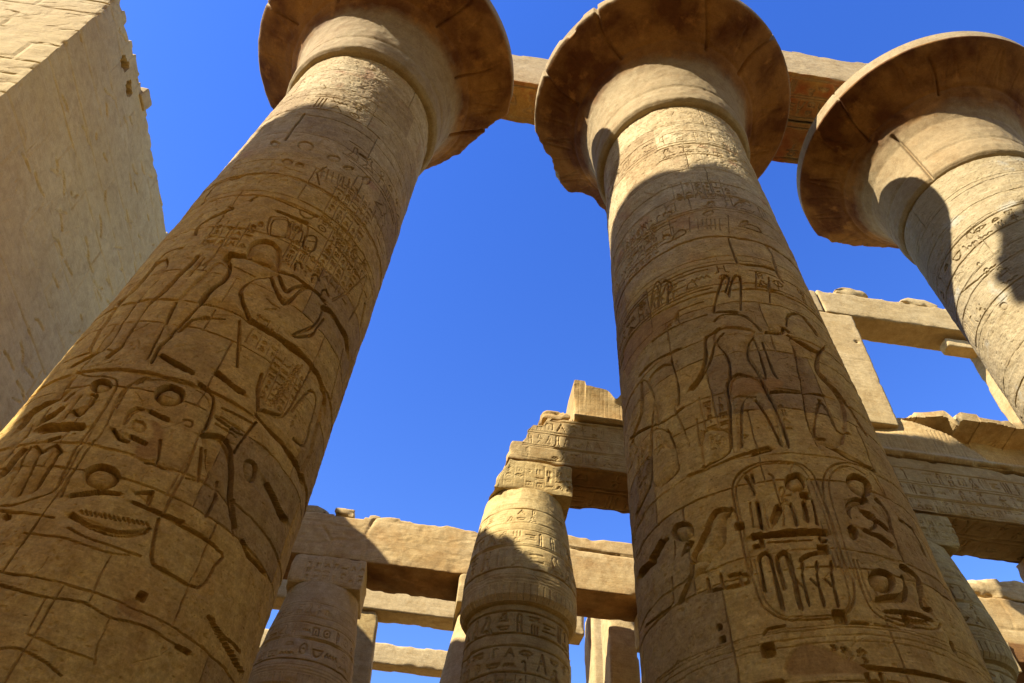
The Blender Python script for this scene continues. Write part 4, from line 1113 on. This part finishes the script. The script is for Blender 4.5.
def great_capital(cx, cy, breaks, cracks, seed, nth=640):
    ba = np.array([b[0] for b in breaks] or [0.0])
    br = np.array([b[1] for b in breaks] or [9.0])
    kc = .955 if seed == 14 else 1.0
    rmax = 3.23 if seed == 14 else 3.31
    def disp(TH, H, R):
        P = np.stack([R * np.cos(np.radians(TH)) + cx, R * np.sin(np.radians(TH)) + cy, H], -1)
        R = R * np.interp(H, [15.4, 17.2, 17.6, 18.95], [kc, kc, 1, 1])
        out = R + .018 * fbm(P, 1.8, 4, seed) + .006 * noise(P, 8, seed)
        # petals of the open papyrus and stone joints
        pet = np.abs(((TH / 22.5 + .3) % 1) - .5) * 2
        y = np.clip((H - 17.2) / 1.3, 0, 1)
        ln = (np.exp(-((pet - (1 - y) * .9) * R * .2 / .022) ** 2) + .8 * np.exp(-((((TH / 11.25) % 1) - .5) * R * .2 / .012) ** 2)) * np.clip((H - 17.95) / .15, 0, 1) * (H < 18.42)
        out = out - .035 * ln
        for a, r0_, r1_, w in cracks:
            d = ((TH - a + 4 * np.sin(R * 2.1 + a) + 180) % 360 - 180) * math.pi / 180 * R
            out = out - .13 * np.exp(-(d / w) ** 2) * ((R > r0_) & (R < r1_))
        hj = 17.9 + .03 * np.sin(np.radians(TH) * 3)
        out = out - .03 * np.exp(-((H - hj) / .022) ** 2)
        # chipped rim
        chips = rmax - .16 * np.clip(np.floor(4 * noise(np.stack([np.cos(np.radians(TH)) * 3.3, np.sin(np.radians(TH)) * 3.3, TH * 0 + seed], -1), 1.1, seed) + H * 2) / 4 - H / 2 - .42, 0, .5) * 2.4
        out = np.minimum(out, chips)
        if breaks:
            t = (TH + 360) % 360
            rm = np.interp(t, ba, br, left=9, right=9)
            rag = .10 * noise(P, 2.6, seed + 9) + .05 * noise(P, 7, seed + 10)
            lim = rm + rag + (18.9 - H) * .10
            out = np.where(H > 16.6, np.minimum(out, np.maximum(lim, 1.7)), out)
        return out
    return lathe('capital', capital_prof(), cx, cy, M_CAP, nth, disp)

def great_column(u, v, label, group, detail=None, mat=None, breaks=(), cracks=(), seed=1, top=15.52, abacus=True):
    root = thing('great_column', label, 'column', (u, v, 0), group)
    rng = random.Random(seed)
    if detail:
        th0, th1, hf, res, which = detail
        cv, k = shaft_canvas(which, th0, th1, hf, top, res, rng)
        step = math.degrees(res / SHAFT_R)
        fine = np.arange(th0, th1, step)
        rest = np.linspace(th1, th0 + 360, 50, endpoint=False)
        th = np.concatenate([fine, rest])
        if len(th) % 2:
            th = np.concatenate([th, [(th[-1] + th0 + 360) / 2]])
        hs_ = col_rows(-1.3, hf, top, .25, res)
        def disp(TH, H, R):
            P = np.stack([R * np.cos(np.radians(TH)) + u, R * np.sin(np.radians(TH)) + v, H], -1)
            m = ((TH >= th0) & (TH <= th1) & (H >= hf)).astype(float)
            fl = cv.sample(TH * k, H, cv.fill) * m
            wr = np.clip(noise(P, 1.0, seed + 50) * 1.3 + noise(P, 3.1, seed + 51) * .7 + 1.0, .78, 1)
            r = R + cv.sample(TH * k, H) * m * wr
            # each drum is turned a touch differently; the skin is worn
            dr = np.floor(H / 1.06)
            r = r + .006 * np.sin(dr * 12.9898 + seed) * (1 - fl)
            rough = fbm(P, 1.3, 3, seed) * .022 + noise(P, 9, seed + 20) * .006 + noise(P, 24, seed + 21) * .0035 - np.clip(noise(P, 33, seed + 22) - .45, 0, 1) * .02
            spall = np.clip(noise(P * np.array([1, 1, 1.7]), 1.1, seed + 30) - .42, 0, .12) / .12 * .018
            peck = np.clip(noise(P, .9, seed + 40) - .18, 0, .15) / .15 * np.clip(noise(P, 17, seed + 41), 0, 1) * .014
            return r + rough * (1 - .7 * fl) - spall * (1 - fl) * (.6 + .5 * noise(P, 6, seed + 31)) - peck * (1 - fl)
        def fill(TH, H):
            return cv.sample(TH * k, H, cv.fill) * ((TH >= th0) & (TH <= th1) & (H >= hf))
        def tone(TH, H):
            c_ = np.floor(H / 1.06 + .2)
            ph = (c_ * 61.8) % 97
            b_ = np.floor((TH + ph + 6 * np.sin(c_ * 3.1)) / 47)
            n_ = np.sin(c_ * 12.9898 + b_ * 78.233 + seed) * 43758.5453
            return (n_ - np.floor(n_)) * 2 - 1
        sh = lathe('shaft', [(h, shaft_r(h)) for h in hs_], u, v, mat or M_SHAFT, th=th, disp=disp, fill=fill, tone=tone, smooth=False)
    else:
        sh = lathe('shaft', [(h, shaft_r(h)) for h in np.arange(-1.3, top + .1, .2)], u, v, M_SHAFT, 96)
    parts = [sh]
    parts.append(great_capital(u, v, breaks, cracks, seed, 640 if detail else 120))
    if abacus:
        parts.append(stone('abacus', (u - 1.36, v - 1.3, 18.97), (u + 1.36, v + 1.18, 19.985), M_BEAM, res=.1, seed=seed))
    b = lathe('base', [(-1.6, 2.35), (-1.45, 2.45), (-1.3, 2.45), (-1.28, 2.3), (-1.28, 1.5)], u, v, M_PALE, 96)
    parts.append(b)
    set_parent_space(parts, root)
    return root

# ---------------------------------------------------------------- bud columns of the side aisle
def bud_prof(rs, dh=0.0, fine=.03):
    key = [(-1.3, rs * 1.02), (-1.0, rs * 1.10), (1.5, rs * 1.10), (7.58, rs), (7.64, rs * .99), (7.68, rs * 1.08), (7.80, rs * 1.155), (8.15, rs * 1.165), (8.6, rs * 1.15), (9.6, rs * 1.03), (10.3, rs * .93), (10.62, rs * .885)]
    out = []
    for (a, b), (c, d) in zip(key[:-1], key[1:]):
        step = fine if c > 7 else .3
        n = max(int((c - a) / step), 1)
        for t in range(n):
            out.append((a + (c - a) * t / n + dh, b + (d - b) * t / n))
    out.append((key[-1][0] + dh, key[-1][1]))
    return out

def bud_column(u, v, label, seed, rs=1.04, dh=0.0, detail=True, ab=1.02, ab_lo=None, group='closed-bud columns of the side aisles', bevel_left=False, mat=None):
    M_PALE = mat or globals()['M_PALE']
    root = thing('bud_column', label, 'column', (u, v, 0), group)
    rg = random.Random(seed)
    if detail:
        cv = Canvas(-190 * math.pi / 180 * rs, 190 * math.pi / 180 * rs, 3.5, 10.7, .015)
        k = math.pi / 180 * rs
        W = 185 * k
        for (a, b, w, d) in ((9.55, 9.95, .028, .03), (8.95, 9.35, .032, .045), (8.35, 8.9, .036, .05), (7.05, 7.5, .036, .05), (6.3, 6.8, .036, .045), (5.3, 5.7, .025, .02)):
            cv.band(-W, W, a, b, w, d, rg)
        cv.columns(-W, W, 5.6, 6.25, .18, .024, .035, rg)
        cv.scratch(-W, W, 3.6, 10.6, 160, rg, .02, .015, (.1, .5))
        for y in (8.05, 8.12, 8.2, 7.0, 9.4):
            cv.groove([(x, y) for x in np.arange(-W, W, .2)], .022, .015)
        x = -W
        while x < W:                      # bundled stems round the foot of the bud
            cv.groove([(x, 7.7), (x, 8.0)], .02, .02)
            x += .12
    prof = bud_prof(rs, dh, .018 if detail else .1)
    def disp(TH, H, R):
        P = np.stack([R * np.cos(np.radians(TH)) + u, R * np.sin(np.radians(TH)) + v, H], -1)
        r = R + .02 * fbm(P, 1.6, 4, seed)
        if detail:
            r = r + cv.sample(TH * k, H - dh) * np.clip(noise(P, .9, seed + 50) * 1.5 + noise(P, 3, seed + 51) * .6 + .95, .35, 1)
            r = r - .03 * np.clip(noise(P, 2.2, seed + 52) - .45, 0, .3) / .3
            r = r - .012 * np.clip(noise(P, 5, seed + 4), 0, 1)
        return r
    full = lathe('shaft', [p for p in prof if p[0] - dh <= 7.665], u, v, M_PALE, 440 if detail else 72, disp, smooth=not detail)
    capi = lathe('capital', [p for p in prof if p[0] - dh >= 7.66], u, v, M_PALE, 440 if detail else 72, disp, smooth=not detail)
    parts = [full, capi]
    cva = None
    if detail:
        cva = Canvas(u - 1.2, u + 1.2, 10, 12.5, .02)
        cva.columns(u - ab * .6, u + ab * .9, 10.75 + dh, 11.42 + dh, .24, .03, .04, rg)
    lo_v, hi_v = v - .8, v + .8
    def warp(P, U):
        if bevel_left:                    # the left corner has broken away
            out = P.copy()
            f = np.clip(1 - U[:, 0] * 2.2, 0, 1)
            lim = u - ab + .02 + .55 * np.clip((P[:, 2] - 10.3) / 1.2, -1, 1.2) + .12 * noise(P, 3, 9)
            out[:, 0] = np.maximum(out[:, 0], np.minimum(lim, u))
            return out
        return P
    parts.append(stone('abacus', (u - ab - (.28 if bevel_left else 0), lo_v, 10.63 + dh), (u + ab, hi_v, 11.53 + dh), M_PALE, res=.03, seed=seed + 1, relief={'front': cva} if cva else None, chip=.07, warp=warp, maxn=(90, 60, 40)))
    parts.append(lathe('base', [(-1.6, rs * 1.5), (-1.35, rs * 1.55), (-1.3, rs * 1.5), (-1.28, rs)], u, v, M_PALE, 64))
    set_parent_space(parts, root)
    return root

# ---------------------------------------------------------------- ground
def ground():
    def axis(c):
        near = np.arange(-30, 30.1, .6)
        far = np.array([40, 60, 100, 180, 350, 700, 1500])
        return np.concatenate([-far[::-1], near, far]) + c
    X, Y = np.meshgrid(axis(0), axis(2))
    P = np.stack([X, Y, X * 0], -1)
    Z = .03 * fbm(P, .4, 4, 5)
    m, n = X.shape
    V = np.stack([X, Y, Z], -1).reshape(-1, 3)
    i, j = np.meshgrid(np.arange(m - 1), np.arange(n - 1), indexing='ij')
    F = np.stack([i * n + j, i * n + j + 1, (i + 1) * n + j + 1, (i + 1) * n + j], -1).reshape(-1, 4)
    M = sandstone('sandy_ground', ((.23, .145, .06), (.20, .125, .05), (.17, .10, .035), (.25, .16, .07)), strata=0)
    g = make_mesh('ground', V, F, M)
    g['kind'] = 'structure'
ground()

# ---------------------------------------------------------------- the great columns
GRP = 'great open-papyrus columns of the nave'
great_column(-SP, 0, 'carved great column beside the tall bare wall, two sun discs low on its shaft', GRP,
             detail=(-152, 22, 1.2, .009, 1), breaks=[(0, 3.3), (6, 3.2), (16, 2.85), (27, 2.62), (40, 2.4), (54, 2.35), (95, 2.4), (125, 2.45), (140, 2.6), (152, 3.1), (160, 3.3)],
             cracks=[(-52, 2.2, 3.4, .03), (-20, 2.0, 2.9, .025), (20, 2.0, 3.4, .03), (-120, 2.2, 3.4, .02), (-150, 2.4, 3.4, .02)], seed=3)
great_column(0, 0, 'middle of the three great columns, carved bird and upright cartouche low on its shaft', GRP,
             detail=(-212, -28, 2.2, .009, 2), breaks=[(100, 3.2), (108, 2.75), (121, 2.5), (127, 2.65), (131, 3.0), (137, 3.15), (144, 2.98), (152, 2.95), (160, 3.05), (168, 3.3)],
             cracks=[(-167, 2.3, 3.4, .04), (-130, 2.2, 3.4, .03), (-81, 2.2, 3.4, .03), (-48, 2.2, 3.4, .035)], seed=8)
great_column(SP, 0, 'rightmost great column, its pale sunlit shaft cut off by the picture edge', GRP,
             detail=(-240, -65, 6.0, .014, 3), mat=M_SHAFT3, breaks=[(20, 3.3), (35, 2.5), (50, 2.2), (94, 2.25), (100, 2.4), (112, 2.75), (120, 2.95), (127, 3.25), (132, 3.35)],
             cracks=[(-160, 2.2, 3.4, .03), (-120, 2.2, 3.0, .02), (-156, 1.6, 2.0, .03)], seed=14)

# facing row, behind the camera: it throws the shade on the shafts
GRP2 = 'great columns of the facing row'
VF = -8.85
FU = [-19.27, -12.02, -4.78, 2.46, 9.7]
for i, (u, lb) in enumerate(zip(FU, ('end column of the facing row, shading the shaft beside the tall wall', 'column of the facing row that shades the middle great shaft',
                                     'column of the facing row standing just behind the viewer', 'column of the facing row to the right behind the viewer', 'farthest right column of the facing row'))):
    great_column(u, VF, lb, GRP2, seed=30 + i)
GF = 'architraves of the facing row'
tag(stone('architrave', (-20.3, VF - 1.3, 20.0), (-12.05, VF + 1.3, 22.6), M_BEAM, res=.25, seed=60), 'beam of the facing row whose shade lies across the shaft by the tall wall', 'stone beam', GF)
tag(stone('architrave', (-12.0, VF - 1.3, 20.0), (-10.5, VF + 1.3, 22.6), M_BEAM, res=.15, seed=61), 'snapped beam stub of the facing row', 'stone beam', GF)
def snapped(P, U):
    out = P.copy()
    lim = -7.9 + .9 * np.clip((P[:, 2] - 20) / 2.6, 0, 1) ** 2 + .25 * noise(P, 1.6, 3) + .1 * noise(P, 5, 4)
    out[:, 0] = np.maximum(out[:, 0], lim)
    return out
tag(stone('shadow_block', (-7.9, VF - .6, 22.61), (-3.4, VF + 1.34, 24.1), M_BEAM, res=.08, seed=64, chip=.5, rough=.08, top_rag=.35), 'ragged unseen block added on the snapped beam behind the viewer, shading the right shaft', 'stone block')  # unseen block added on the beam to cast ragged shade on the right shaft
def slope(P, U):
    out = P.copy()
    out[:, 2] -= U[:, 2] * (P[:, 0] + 17.9) / 5.4 * 3.4
    return out
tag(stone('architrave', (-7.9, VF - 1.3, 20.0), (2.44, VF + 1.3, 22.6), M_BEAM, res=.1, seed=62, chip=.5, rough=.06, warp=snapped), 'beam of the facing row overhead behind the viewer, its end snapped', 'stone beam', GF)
tag(stone('shadow_block', (-17.9, VF - .9, 22.61), (-12.5, VF + 1.3, 26.3), M_BEAM, res=.12, seed=63, warp=slope), 'sloping unseen block added on the facing beam, shading the middle great shaft', 'stone block')  # unseen added block, height and slope set to shape the middle shaft's shadow

# the side aisle behind the facing row: a dense stand of shorter columns that shuts off the low light
for r_, v_ in enumerate((-15.6, -20.7)):
    for q in range(8):
        bud_column(-21.0 + q * 4.65, v_, 'bud column of the aisle behind the viewer', 130 + r_ * 10 + q, detail=False, group='closed-bud columns of the aisle behind the viewer')
    tag(stone('architrave', (-22.2, v_ - .75, 11.55), (12.8, v_ + .75, 13.1), M_BEAM, res=.5, seed=150 + r_), 'long beam on the bud columns of the aisle behind the viewer', 'stone beam', 'beams of the aisle behind the viewer')

# ---------------------------------------------------------------- architraves of the great row
rng = random.Random(5)
cb = Canvas(-8, 9, -1.5, 1.5, .02)
cb.band(-7.2, 8.5, .15, 1.05, .06, .06, rng)
cb.band(0, 8.5, -1.2, -.75, .05, .05, rng)
cb.band(0, 8.5, -.68, -.15, .05, .05, rng)
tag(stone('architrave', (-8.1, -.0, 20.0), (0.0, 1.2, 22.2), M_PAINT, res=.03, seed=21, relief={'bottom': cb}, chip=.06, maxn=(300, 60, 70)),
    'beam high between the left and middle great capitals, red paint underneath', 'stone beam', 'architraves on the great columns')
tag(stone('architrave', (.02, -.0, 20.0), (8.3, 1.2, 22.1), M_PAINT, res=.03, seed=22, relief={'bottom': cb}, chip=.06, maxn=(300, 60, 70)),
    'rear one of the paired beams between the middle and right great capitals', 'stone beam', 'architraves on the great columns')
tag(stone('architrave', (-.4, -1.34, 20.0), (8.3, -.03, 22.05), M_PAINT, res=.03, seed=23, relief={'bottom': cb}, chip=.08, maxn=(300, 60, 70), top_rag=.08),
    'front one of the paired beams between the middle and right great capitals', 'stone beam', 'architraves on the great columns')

# ---------------------------------------------------------------- tall wall at the left
def pylon():
    ct = Canvas(-2, 16, -2, 21, .03)
    rg = random.Random(77)
    ct.courses(-1.0, 15, 0, 20.5, .85, 1.9, .03, .03, rg, .6)
    ct.scratch(-1, 15, 4, 20, 240, rg, .05, .05, (.15, .6), 0.15)
    ct.scratch(-1, 15, 4, 20, 500, rg, .03, .02, (.05, .3))
    ct.scratch(-1, 15, 4, 20, 90, rg, .02, .02, (.5, 2.2), 1.2)
    for (x, y) in ((.72, 18.45), (1.35, 18.38)):
        ct.hole(x, y, .17, .5)
    cf = Canvas(-27, -11, -2, 21, .04)
    cf.courses(-27, -12, 0, 20.5, .8, 1.7, .04, .035, rg, .8)
    cf.scratch(-20, -12, 8, 20, 200, rg, .03, .03, (.2, .8), 0.2)
    def warp(P, U):
        h = P[:, 2]
        out = P.copy()
        right = U[:, 0]
        out[:, 0] += -(h - 12.8) * .11 * right
        out[:, 1] += -(h - 12.8) * .03 * (1 - U[:, 1])
        # ruined top edge stepping down, block by block
        t = np.clip((h - 16.9) / 2.2, 0, 1) ** 2
        v = P[:, 1]
        st = np.floor(v / .93 + .4)
        step = .07 * np.sin(st * 7.13) + .05 * np.sin(st * 3.7 + 1) + .03 * np.sin(v * 5)
        step = step + np.where((v > -.1) & (v < .35), -.15, 0) + np.where((v > .75) & (v < 1.3), .16, 0)
        out[:, 2] += t * step
        return out
    w = stone("temple_wall", (-26, -.78, -1.6), (-13.4, 15, 19.15), M_WALL, res=.035, seed=41, rough=.014, chip=.12, relief={'right': ct, 'front': cf}, warp=warp, maxn=(150, 420, 560), erode=.6)
    tag(w, 'towering bare sandstone wall, broad side in shade and narrow end sunlit', 'wall')
    b = stone('loose_block', (-14.6, 1.55, 18.95), (-14.0, 2.05, 19.45), M_PALE, res=.05, seed=42, chip=.08)
    tag(b, 'small sunlit block jutting from the ragged top edge of the tall wall', 'stone block')
pylon()

UR = [-2.3, 2.3, 6.95, 11.6]
bud_column(UR[0], 6.7, 'short bud column seen whole between two great shafts, broken beam above', 51, bevel_left=True, mat=M_WARM)
bud_column(UR[1], 6.7, 'bud column hidden for the most part behind the middle great shaft', 52, detail=False)
bud_column(UR[2], 6.7, 'dark bud column peeping out right of the middle great shaft', 53, mat=M_WARM)
bud_column(UR[3], 6.7, 'bud column of the front side-aisle row beyond the right edge', 54, detail=False)
R2U = [-7.2, -2.55, 2.75, 6.75, 11.4]
bud_column(R2U[0], 11.7, 'shaded bluish bud column under the long beam, right beside the left great shaft', 55, rs=1.10)
for q, u in enumerate(R2U[1:]):
    bud_column(u, 11.7, ['second-row bud column hidden behind the short bud column', 'second-row bud column behind the middle great shaft',
                         'second-row bud column behind the foot of the dark bud column', 'second-row bud column under the wall-like beam at the lower right edge'][q], 60 + q, detail=False)

# front side-aisle architrave, with what is left of the clerestory on it
rg = random.Random(9)
ca = Canvas(-4, 14, 11, 16, .02)
ca.band(-2.5, 13.5, 11.65, 12.02, .026, .035, rg)
ca.band(-2.5, 13.5, 12.08, 12.48, .026, .035, rg)
ca.band(-2.5, 13.5, 12.54, 12.98, .028, .04, rg)
cbt = Canvas(-4, 14, 5.5, 8, .02)
cbt.band(-1.2, 13.5, 6.0, 6.6, .045, .05, rg)
cbt.band(-1.2, 13.5, 6.75, 7.4, .045, .05, rg)
GA = 'architrave blocks of the front side-aisle row'
def broken_left(P, U):
    out = P.copy()
    t = np.clip((P[:, 2] - 11.5) / 1.6, 0, 1.1)
    lim = -2.85 + .50 * np.floor(t * 2.6) / 2 + .5 * t ** 1.5 + .09 * noise(P, 2.3, 3) + .05 * noise(P, 6, 4)
    out[:, 0] = np.maximum(out[:, 0], lim)
    return out
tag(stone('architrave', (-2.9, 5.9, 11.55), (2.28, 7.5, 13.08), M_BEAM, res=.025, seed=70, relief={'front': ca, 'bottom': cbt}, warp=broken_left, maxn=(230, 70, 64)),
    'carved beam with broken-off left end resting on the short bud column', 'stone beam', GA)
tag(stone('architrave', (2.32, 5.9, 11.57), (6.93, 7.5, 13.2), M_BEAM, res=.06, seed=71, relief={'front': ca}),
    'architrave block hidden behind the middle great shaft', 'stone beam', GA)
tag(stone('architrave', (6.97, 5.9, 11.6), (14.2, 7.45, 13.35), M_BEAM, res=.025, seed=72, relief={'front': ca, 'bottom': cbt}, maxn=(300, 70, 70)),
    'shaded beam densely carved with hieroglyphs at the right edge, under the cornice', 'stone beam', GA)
# cornice course
GC = 'cornice blocks above the front side-aisle beam'
ccn = Canvas(-3, 15, 12.5, 16, .02)
for x in np.arange(-1.1, 14, .11):
    ccn.groove([(x, 13.35), (x + rg.gauss(0, .01), 14.6)], .02, .014)
def cavetto(P, U):
    out = P.copy()
    t = U[:, 2]
    f = 1 - U[:, 1]
    out[:, 2] -= .3 * np.exp(-((P[:, 0] + .12) / .14) ** 2) * np.clip(t - .5, 0, 1) * 2
    out[:, 1] -= f * (.16 * np.exp(-((t - .06) / .07) ** 2) + .16 * t ** 2.5)
    return out
tag(stone('cornice_block', (-1.25, 5.95, 13.12), (2.28, 7.3, 14.6), M_BEAM, res=.03, seed=73, relief={'front': ccn}, warp=cavetto, top_rag=.22, chip=.10, maxn=(180, 50, 60)),
    'sunlit fluted cornice block topping the broken beam beside the middle great shaft', 'stone block', GC)
tag(stone('cornice_block', (2.32, 5.95, 13.25), (6.6, 7.3, 14.7), M_BEAM, res=.08, seed=74, warp=cavetto, top_rag=.15),
    'cornice block hidden behind the middle great shaft', 'stone block', GC)
tag(stone('broken_course', (-2.15, 5.96, 13.09), (-1.28, 7.2, 13.5), M_BEAM, res=.03, seed=75, top_rag=.18, chip=.2),
    'low eroded stone left of the fluted cornice block, on the broken beam end', 'stone block', GC)
def notch(P, U):
    out = cavetto(P, U)
    u = P[:, 0]
    n1 = np.exp(-((u - 9.63) / .13) ** 2) * .35
    n0 = np.clip((8.6 - u) / 1.8, 0, 1) * .25
    out[:, 2] -= (n1 + n0) * np.clip(U[:, 2] - .3, 0, 1) / .7
    # a deep break under the top edge, opening out to the right
    low = np.interp(u, [8.2, 9.2, 10.1, 10.6], [15.0, 14.55, 13.75, 13.6]) + .06 * noise(P, 3, 12)
    m_ = np.clip((P[:, 2] - low) / .10, 0, 1) * np.clip((15.12 + .06 * noise(P, 4, 13) - P[:, 2]) / .07, 0, 1) * np.clip((u - 8.2) / .3, 0, 1)
    out[:, 1] += m_ * .75 * (U[:, 1] == 0)
    # the face has sheared off towards the left
    out[:, 1] += (1 - U[:, 1]) * np.clip((9.4 - u) / 2.2, 0, 1) * np.clip(U[:, 2] - .45, 0, 1) * .9 * (1 + .3 * noise(P, 2, 5))
    return out
tag(stone('cornice_block', (6.64, 5.95, 13.38), (14.2, 7.3, 15.35), M_BEAM, res=.03, seed=76, relief={'front': ccn}, warp=notch, top_rag=.16, chip=.12, maxn=(220, 50, 60)),
    'long battered cornice block with a notch in its top, below the open window frame', 'stone block', GC)

# clerestory window frame
root = thing('window_frame', 'tall open stone window frame against the sky, two piers and a lintel', 'window frame', (10.3, 6.4, 15.2 + G))
cw = Canvas(5, 16, 14, 22, .03)
cw.courses(5, 14, 14.5, 21.5, 2.4, 5, .03, .03, rg, .8)
cw.scratch(6.9, 8.4, 15, 20, 60, rg, .02, .015, (.1, .5), 1.5)
cw.hole(7.95, 18.3, .05, .1)
def lean(P, U):
    out = P.copy()
    out[:, 0] -= (19.7 - P[:, 2]) * .05
    return out
set_parent_space([
    stone('pier', (6.9, 5.92, 14.6), (8.16, 6.85, 19.70), M_PALE, res=.05, seed=80, relief={'front': cw}, chip=.05, warp=lean),
    stone('pier', (12.62, 5.92, 14.6), (13.9, 6.85, 19.70), M_PALE, res=.05, seed=81, chip=.07, warp=lean),
    stone('lintel', (7.28, 5.9, 19.72), (14.3, 6.87, 21.0), M_PALE, res=.05, seed=82, relief={'front': cw}, chip=.06, maxn=(200, 40, 40), top_rag=.05),
    stone('lintel', (5.2, 5.9, 19.72), (7.22, 6.87, 20.95), M_PALE, res=.05, seed=83, chip=.08, top_rag=.06),
    stone('corner_block', (11.35, 6.15, 19.15), (12.55, 6.6, 19.55), M_PALE, res=.04, seed=84, chip=.06)], root)
for (a, b, t, lb, s) in ((8.05, 9.35, .50, 'rounded loose stone on the window lintel, nearer the middle great shaft', 85), (10.35, 11.75, .40, 'flat loose stone on the window lintel, beside the right great shaft', 86)):
    def slab(P, U, a=a, b=b):
        out = P.copy()
        c = (P[:, 0] - (a + b) / 2) / ((b - a) / 2)
        out[:, 2] -= np.clip(abs(c) - .45, 0, 1) * .35 * U[:, 2]
        out[:, 2] += np.clip(abs(c) - .55, 0, 1) * .22 * (1 - U[:, 2])
        return out
    tag(stone('loose_stone', (a, 5.95, 21.02), (b, 6.7, 21.02 + t), M_PALE, res=.04, seed=s, chip=.16, rough=.03, warp=slab), lb, 'stone', 'loose stones on the window lintel')

# second-row architrave
c2 = Canvas(-10, 16, 11, 15, .025)
c2.scratch(-9.5, -3, 11.6, 13, 60, rg, .03, .02, (.2, 1.2), 0.0)
c2.groove([(-6.35, 11.5), (-6.3, 12.0), (-6.42, 12.5), (-6.25, 13.2)], .07, .08)
c2.groove([(-7.4, 11.5), (-7.3, 12.1), (-7.7, 12.6)], .05, .05)
c2.groove([(-9, 12.75), (-7, 12.7), (-6.4, 12.78)], .03, .03)
c2.groove([(-1.4, 12.95), (-.2, 12.9), (1, 12.86), (2.5, 12.85)], .06, .08)
for x in (11.9, 12.9, 13.8):
    c2.groove([(x, 12.0), (x + .1, 12.4), (x - .05, 13.1)], .04, .04)
c2.groove([(9.5, 12.05), (12, 12.02), (15, 12.05)], .035, .04)
GB = 'architraves of the second side-aisle row'
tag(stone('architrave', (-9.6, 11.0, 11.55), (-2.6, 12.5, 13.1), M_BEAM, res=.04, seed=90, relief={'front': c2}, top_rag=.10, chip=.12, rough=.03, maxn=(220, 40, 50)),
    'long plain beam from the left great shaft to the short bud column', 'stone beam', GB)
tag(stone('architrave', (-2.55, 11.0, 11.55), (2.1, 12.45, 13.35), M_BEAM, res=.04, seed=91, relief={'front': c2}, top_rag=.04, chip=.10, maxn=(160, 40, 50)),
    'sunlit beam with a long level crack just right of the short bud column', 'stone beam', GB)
tag(stone('architrave', (2.15, 11.0, 11.55), (9.0, 12.4, 13.1), M_PALE, res=.1, seed=92), 'second-row beam hidden behind the middle great shaft', 'stone beam', GB)
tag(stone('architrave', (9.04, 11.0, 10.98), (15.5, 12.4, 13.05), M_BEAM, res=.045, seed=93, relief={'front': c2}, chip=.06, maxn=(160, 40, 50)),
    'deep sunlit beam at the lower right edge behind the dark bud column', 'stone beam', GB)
tag(stone('parapet_course', (9.0, 11.05, 13.1), (15.5, 12.3, 13.85), M_PALE, res=.05, seed=94, top_rag=.16, chip=.2, rough=.04),
    'weathered rough course lying on the deep beam at the lower right edge', 'stone block')
for k_, (a, b, t) in enumerate(((-8.5, -7.7, .3), (-7.55, -6.9, .32), (-6.5, -6.1, .2))):
    tag(stone('loose_stone', (a, 11.1, 13.04), (b, 12.0, 13.04 + t), M_PALE, res=.05, seed=95 + k_, chip=.15, rough=.04),
        ['weathered loose stone on the long beam where it meets the left great shaft', 'rounded loose stone on the long beam, second from the left great shaft', 'small flat loose stone on the long beam, farthest from the left great shaft'][k_], 'stone', 'loose stones on the long beam')

# third and fourth rows, far behind
GD = 'thin far beams seen under the long beam'
tag(stone('architrave', (-12, 16.1, 13.05), (1.05, 16.95, 14.4), M_PALE, res=.08, seed=100, chip=.08, maxn=(160, 20, 20)), 'far beam, the upper of two seen under the long beam', 'stone beam', GD)
tag(stone('architrave', (-14, 21.1, 13.65), (1.5, 21.75, 14.5), M_PALE, res=.08, seed=101, chip=.08, maxn=(160, 20, 20)), 'farthest and lower of two far beams seen under the long beam', 'stone beam', GD)
for q, (u, v) in enumerate(((-1.2, 16.8), (-1.2, 21.7))):
    bud_column(u, v, ['third-row bud column behind the short bud column', 'fourth-row bud column behind the short bud column'][q], 110 + q, rs=1.05, dh=1.45 if v < 20 else 2.05, detail=False)

def widen(P, U):
    out = P.copy()
    out[:, 0] += (13.0 - P[:, 2]) * (U[:, 0] - .5) * .16
    return out
tag(stone('pier', (-6.75, 16.2, -1.6), (-6.1, 17.0, 13.03), M_WARM, res=.08, seed=119, chip=.06, warp=widen, maxn=(20, 20, 160)), 'tall shaded pier just right of the bluish bud column', 'pier')
# broken pier and tilted slab beyond the second row
pr = stone('broken_pier', (1.3, 16.1, -1.6), (2.0, 17.5, 14.3), M_PALE, res=.12, seed=120, chip=.06)
tag(pr, 'white sunlit pier seen through the gap beside the middle great shaft', 'pier')
pr2 = stone('broken_pier', (.35, 18.5, -1.6), (1.0, 19.8, 13.4), M_PALE, res=.12, seed=121, chip=.06)
tag(pr2, 'narrow shaded pier behind the white pier in the gap beside the middle great shaft', 'pier')
def tilt(P, U):
    out = P.copy()
    out[:, 2] += -(P[:, 0] - 1.2) * .85
    return out
tag(stone('tilted_slab', (1.1, 14.6, 10.05), (2.9, 15.4, 10.4), M_PALE, res=.06, seed=122, chip=.05, warp=tilt), 'slanting fallen slab leaning across the white pier low in the gap', 'stone slab')
tag(stone('broken_pier', (1.2, 13.3, -1.6), (2.1, 14.4, 13.2), M_PALE, res=.1, seed=123, chip=.1), 'dark pier between the white pier and the middle great shaft', 'pier')
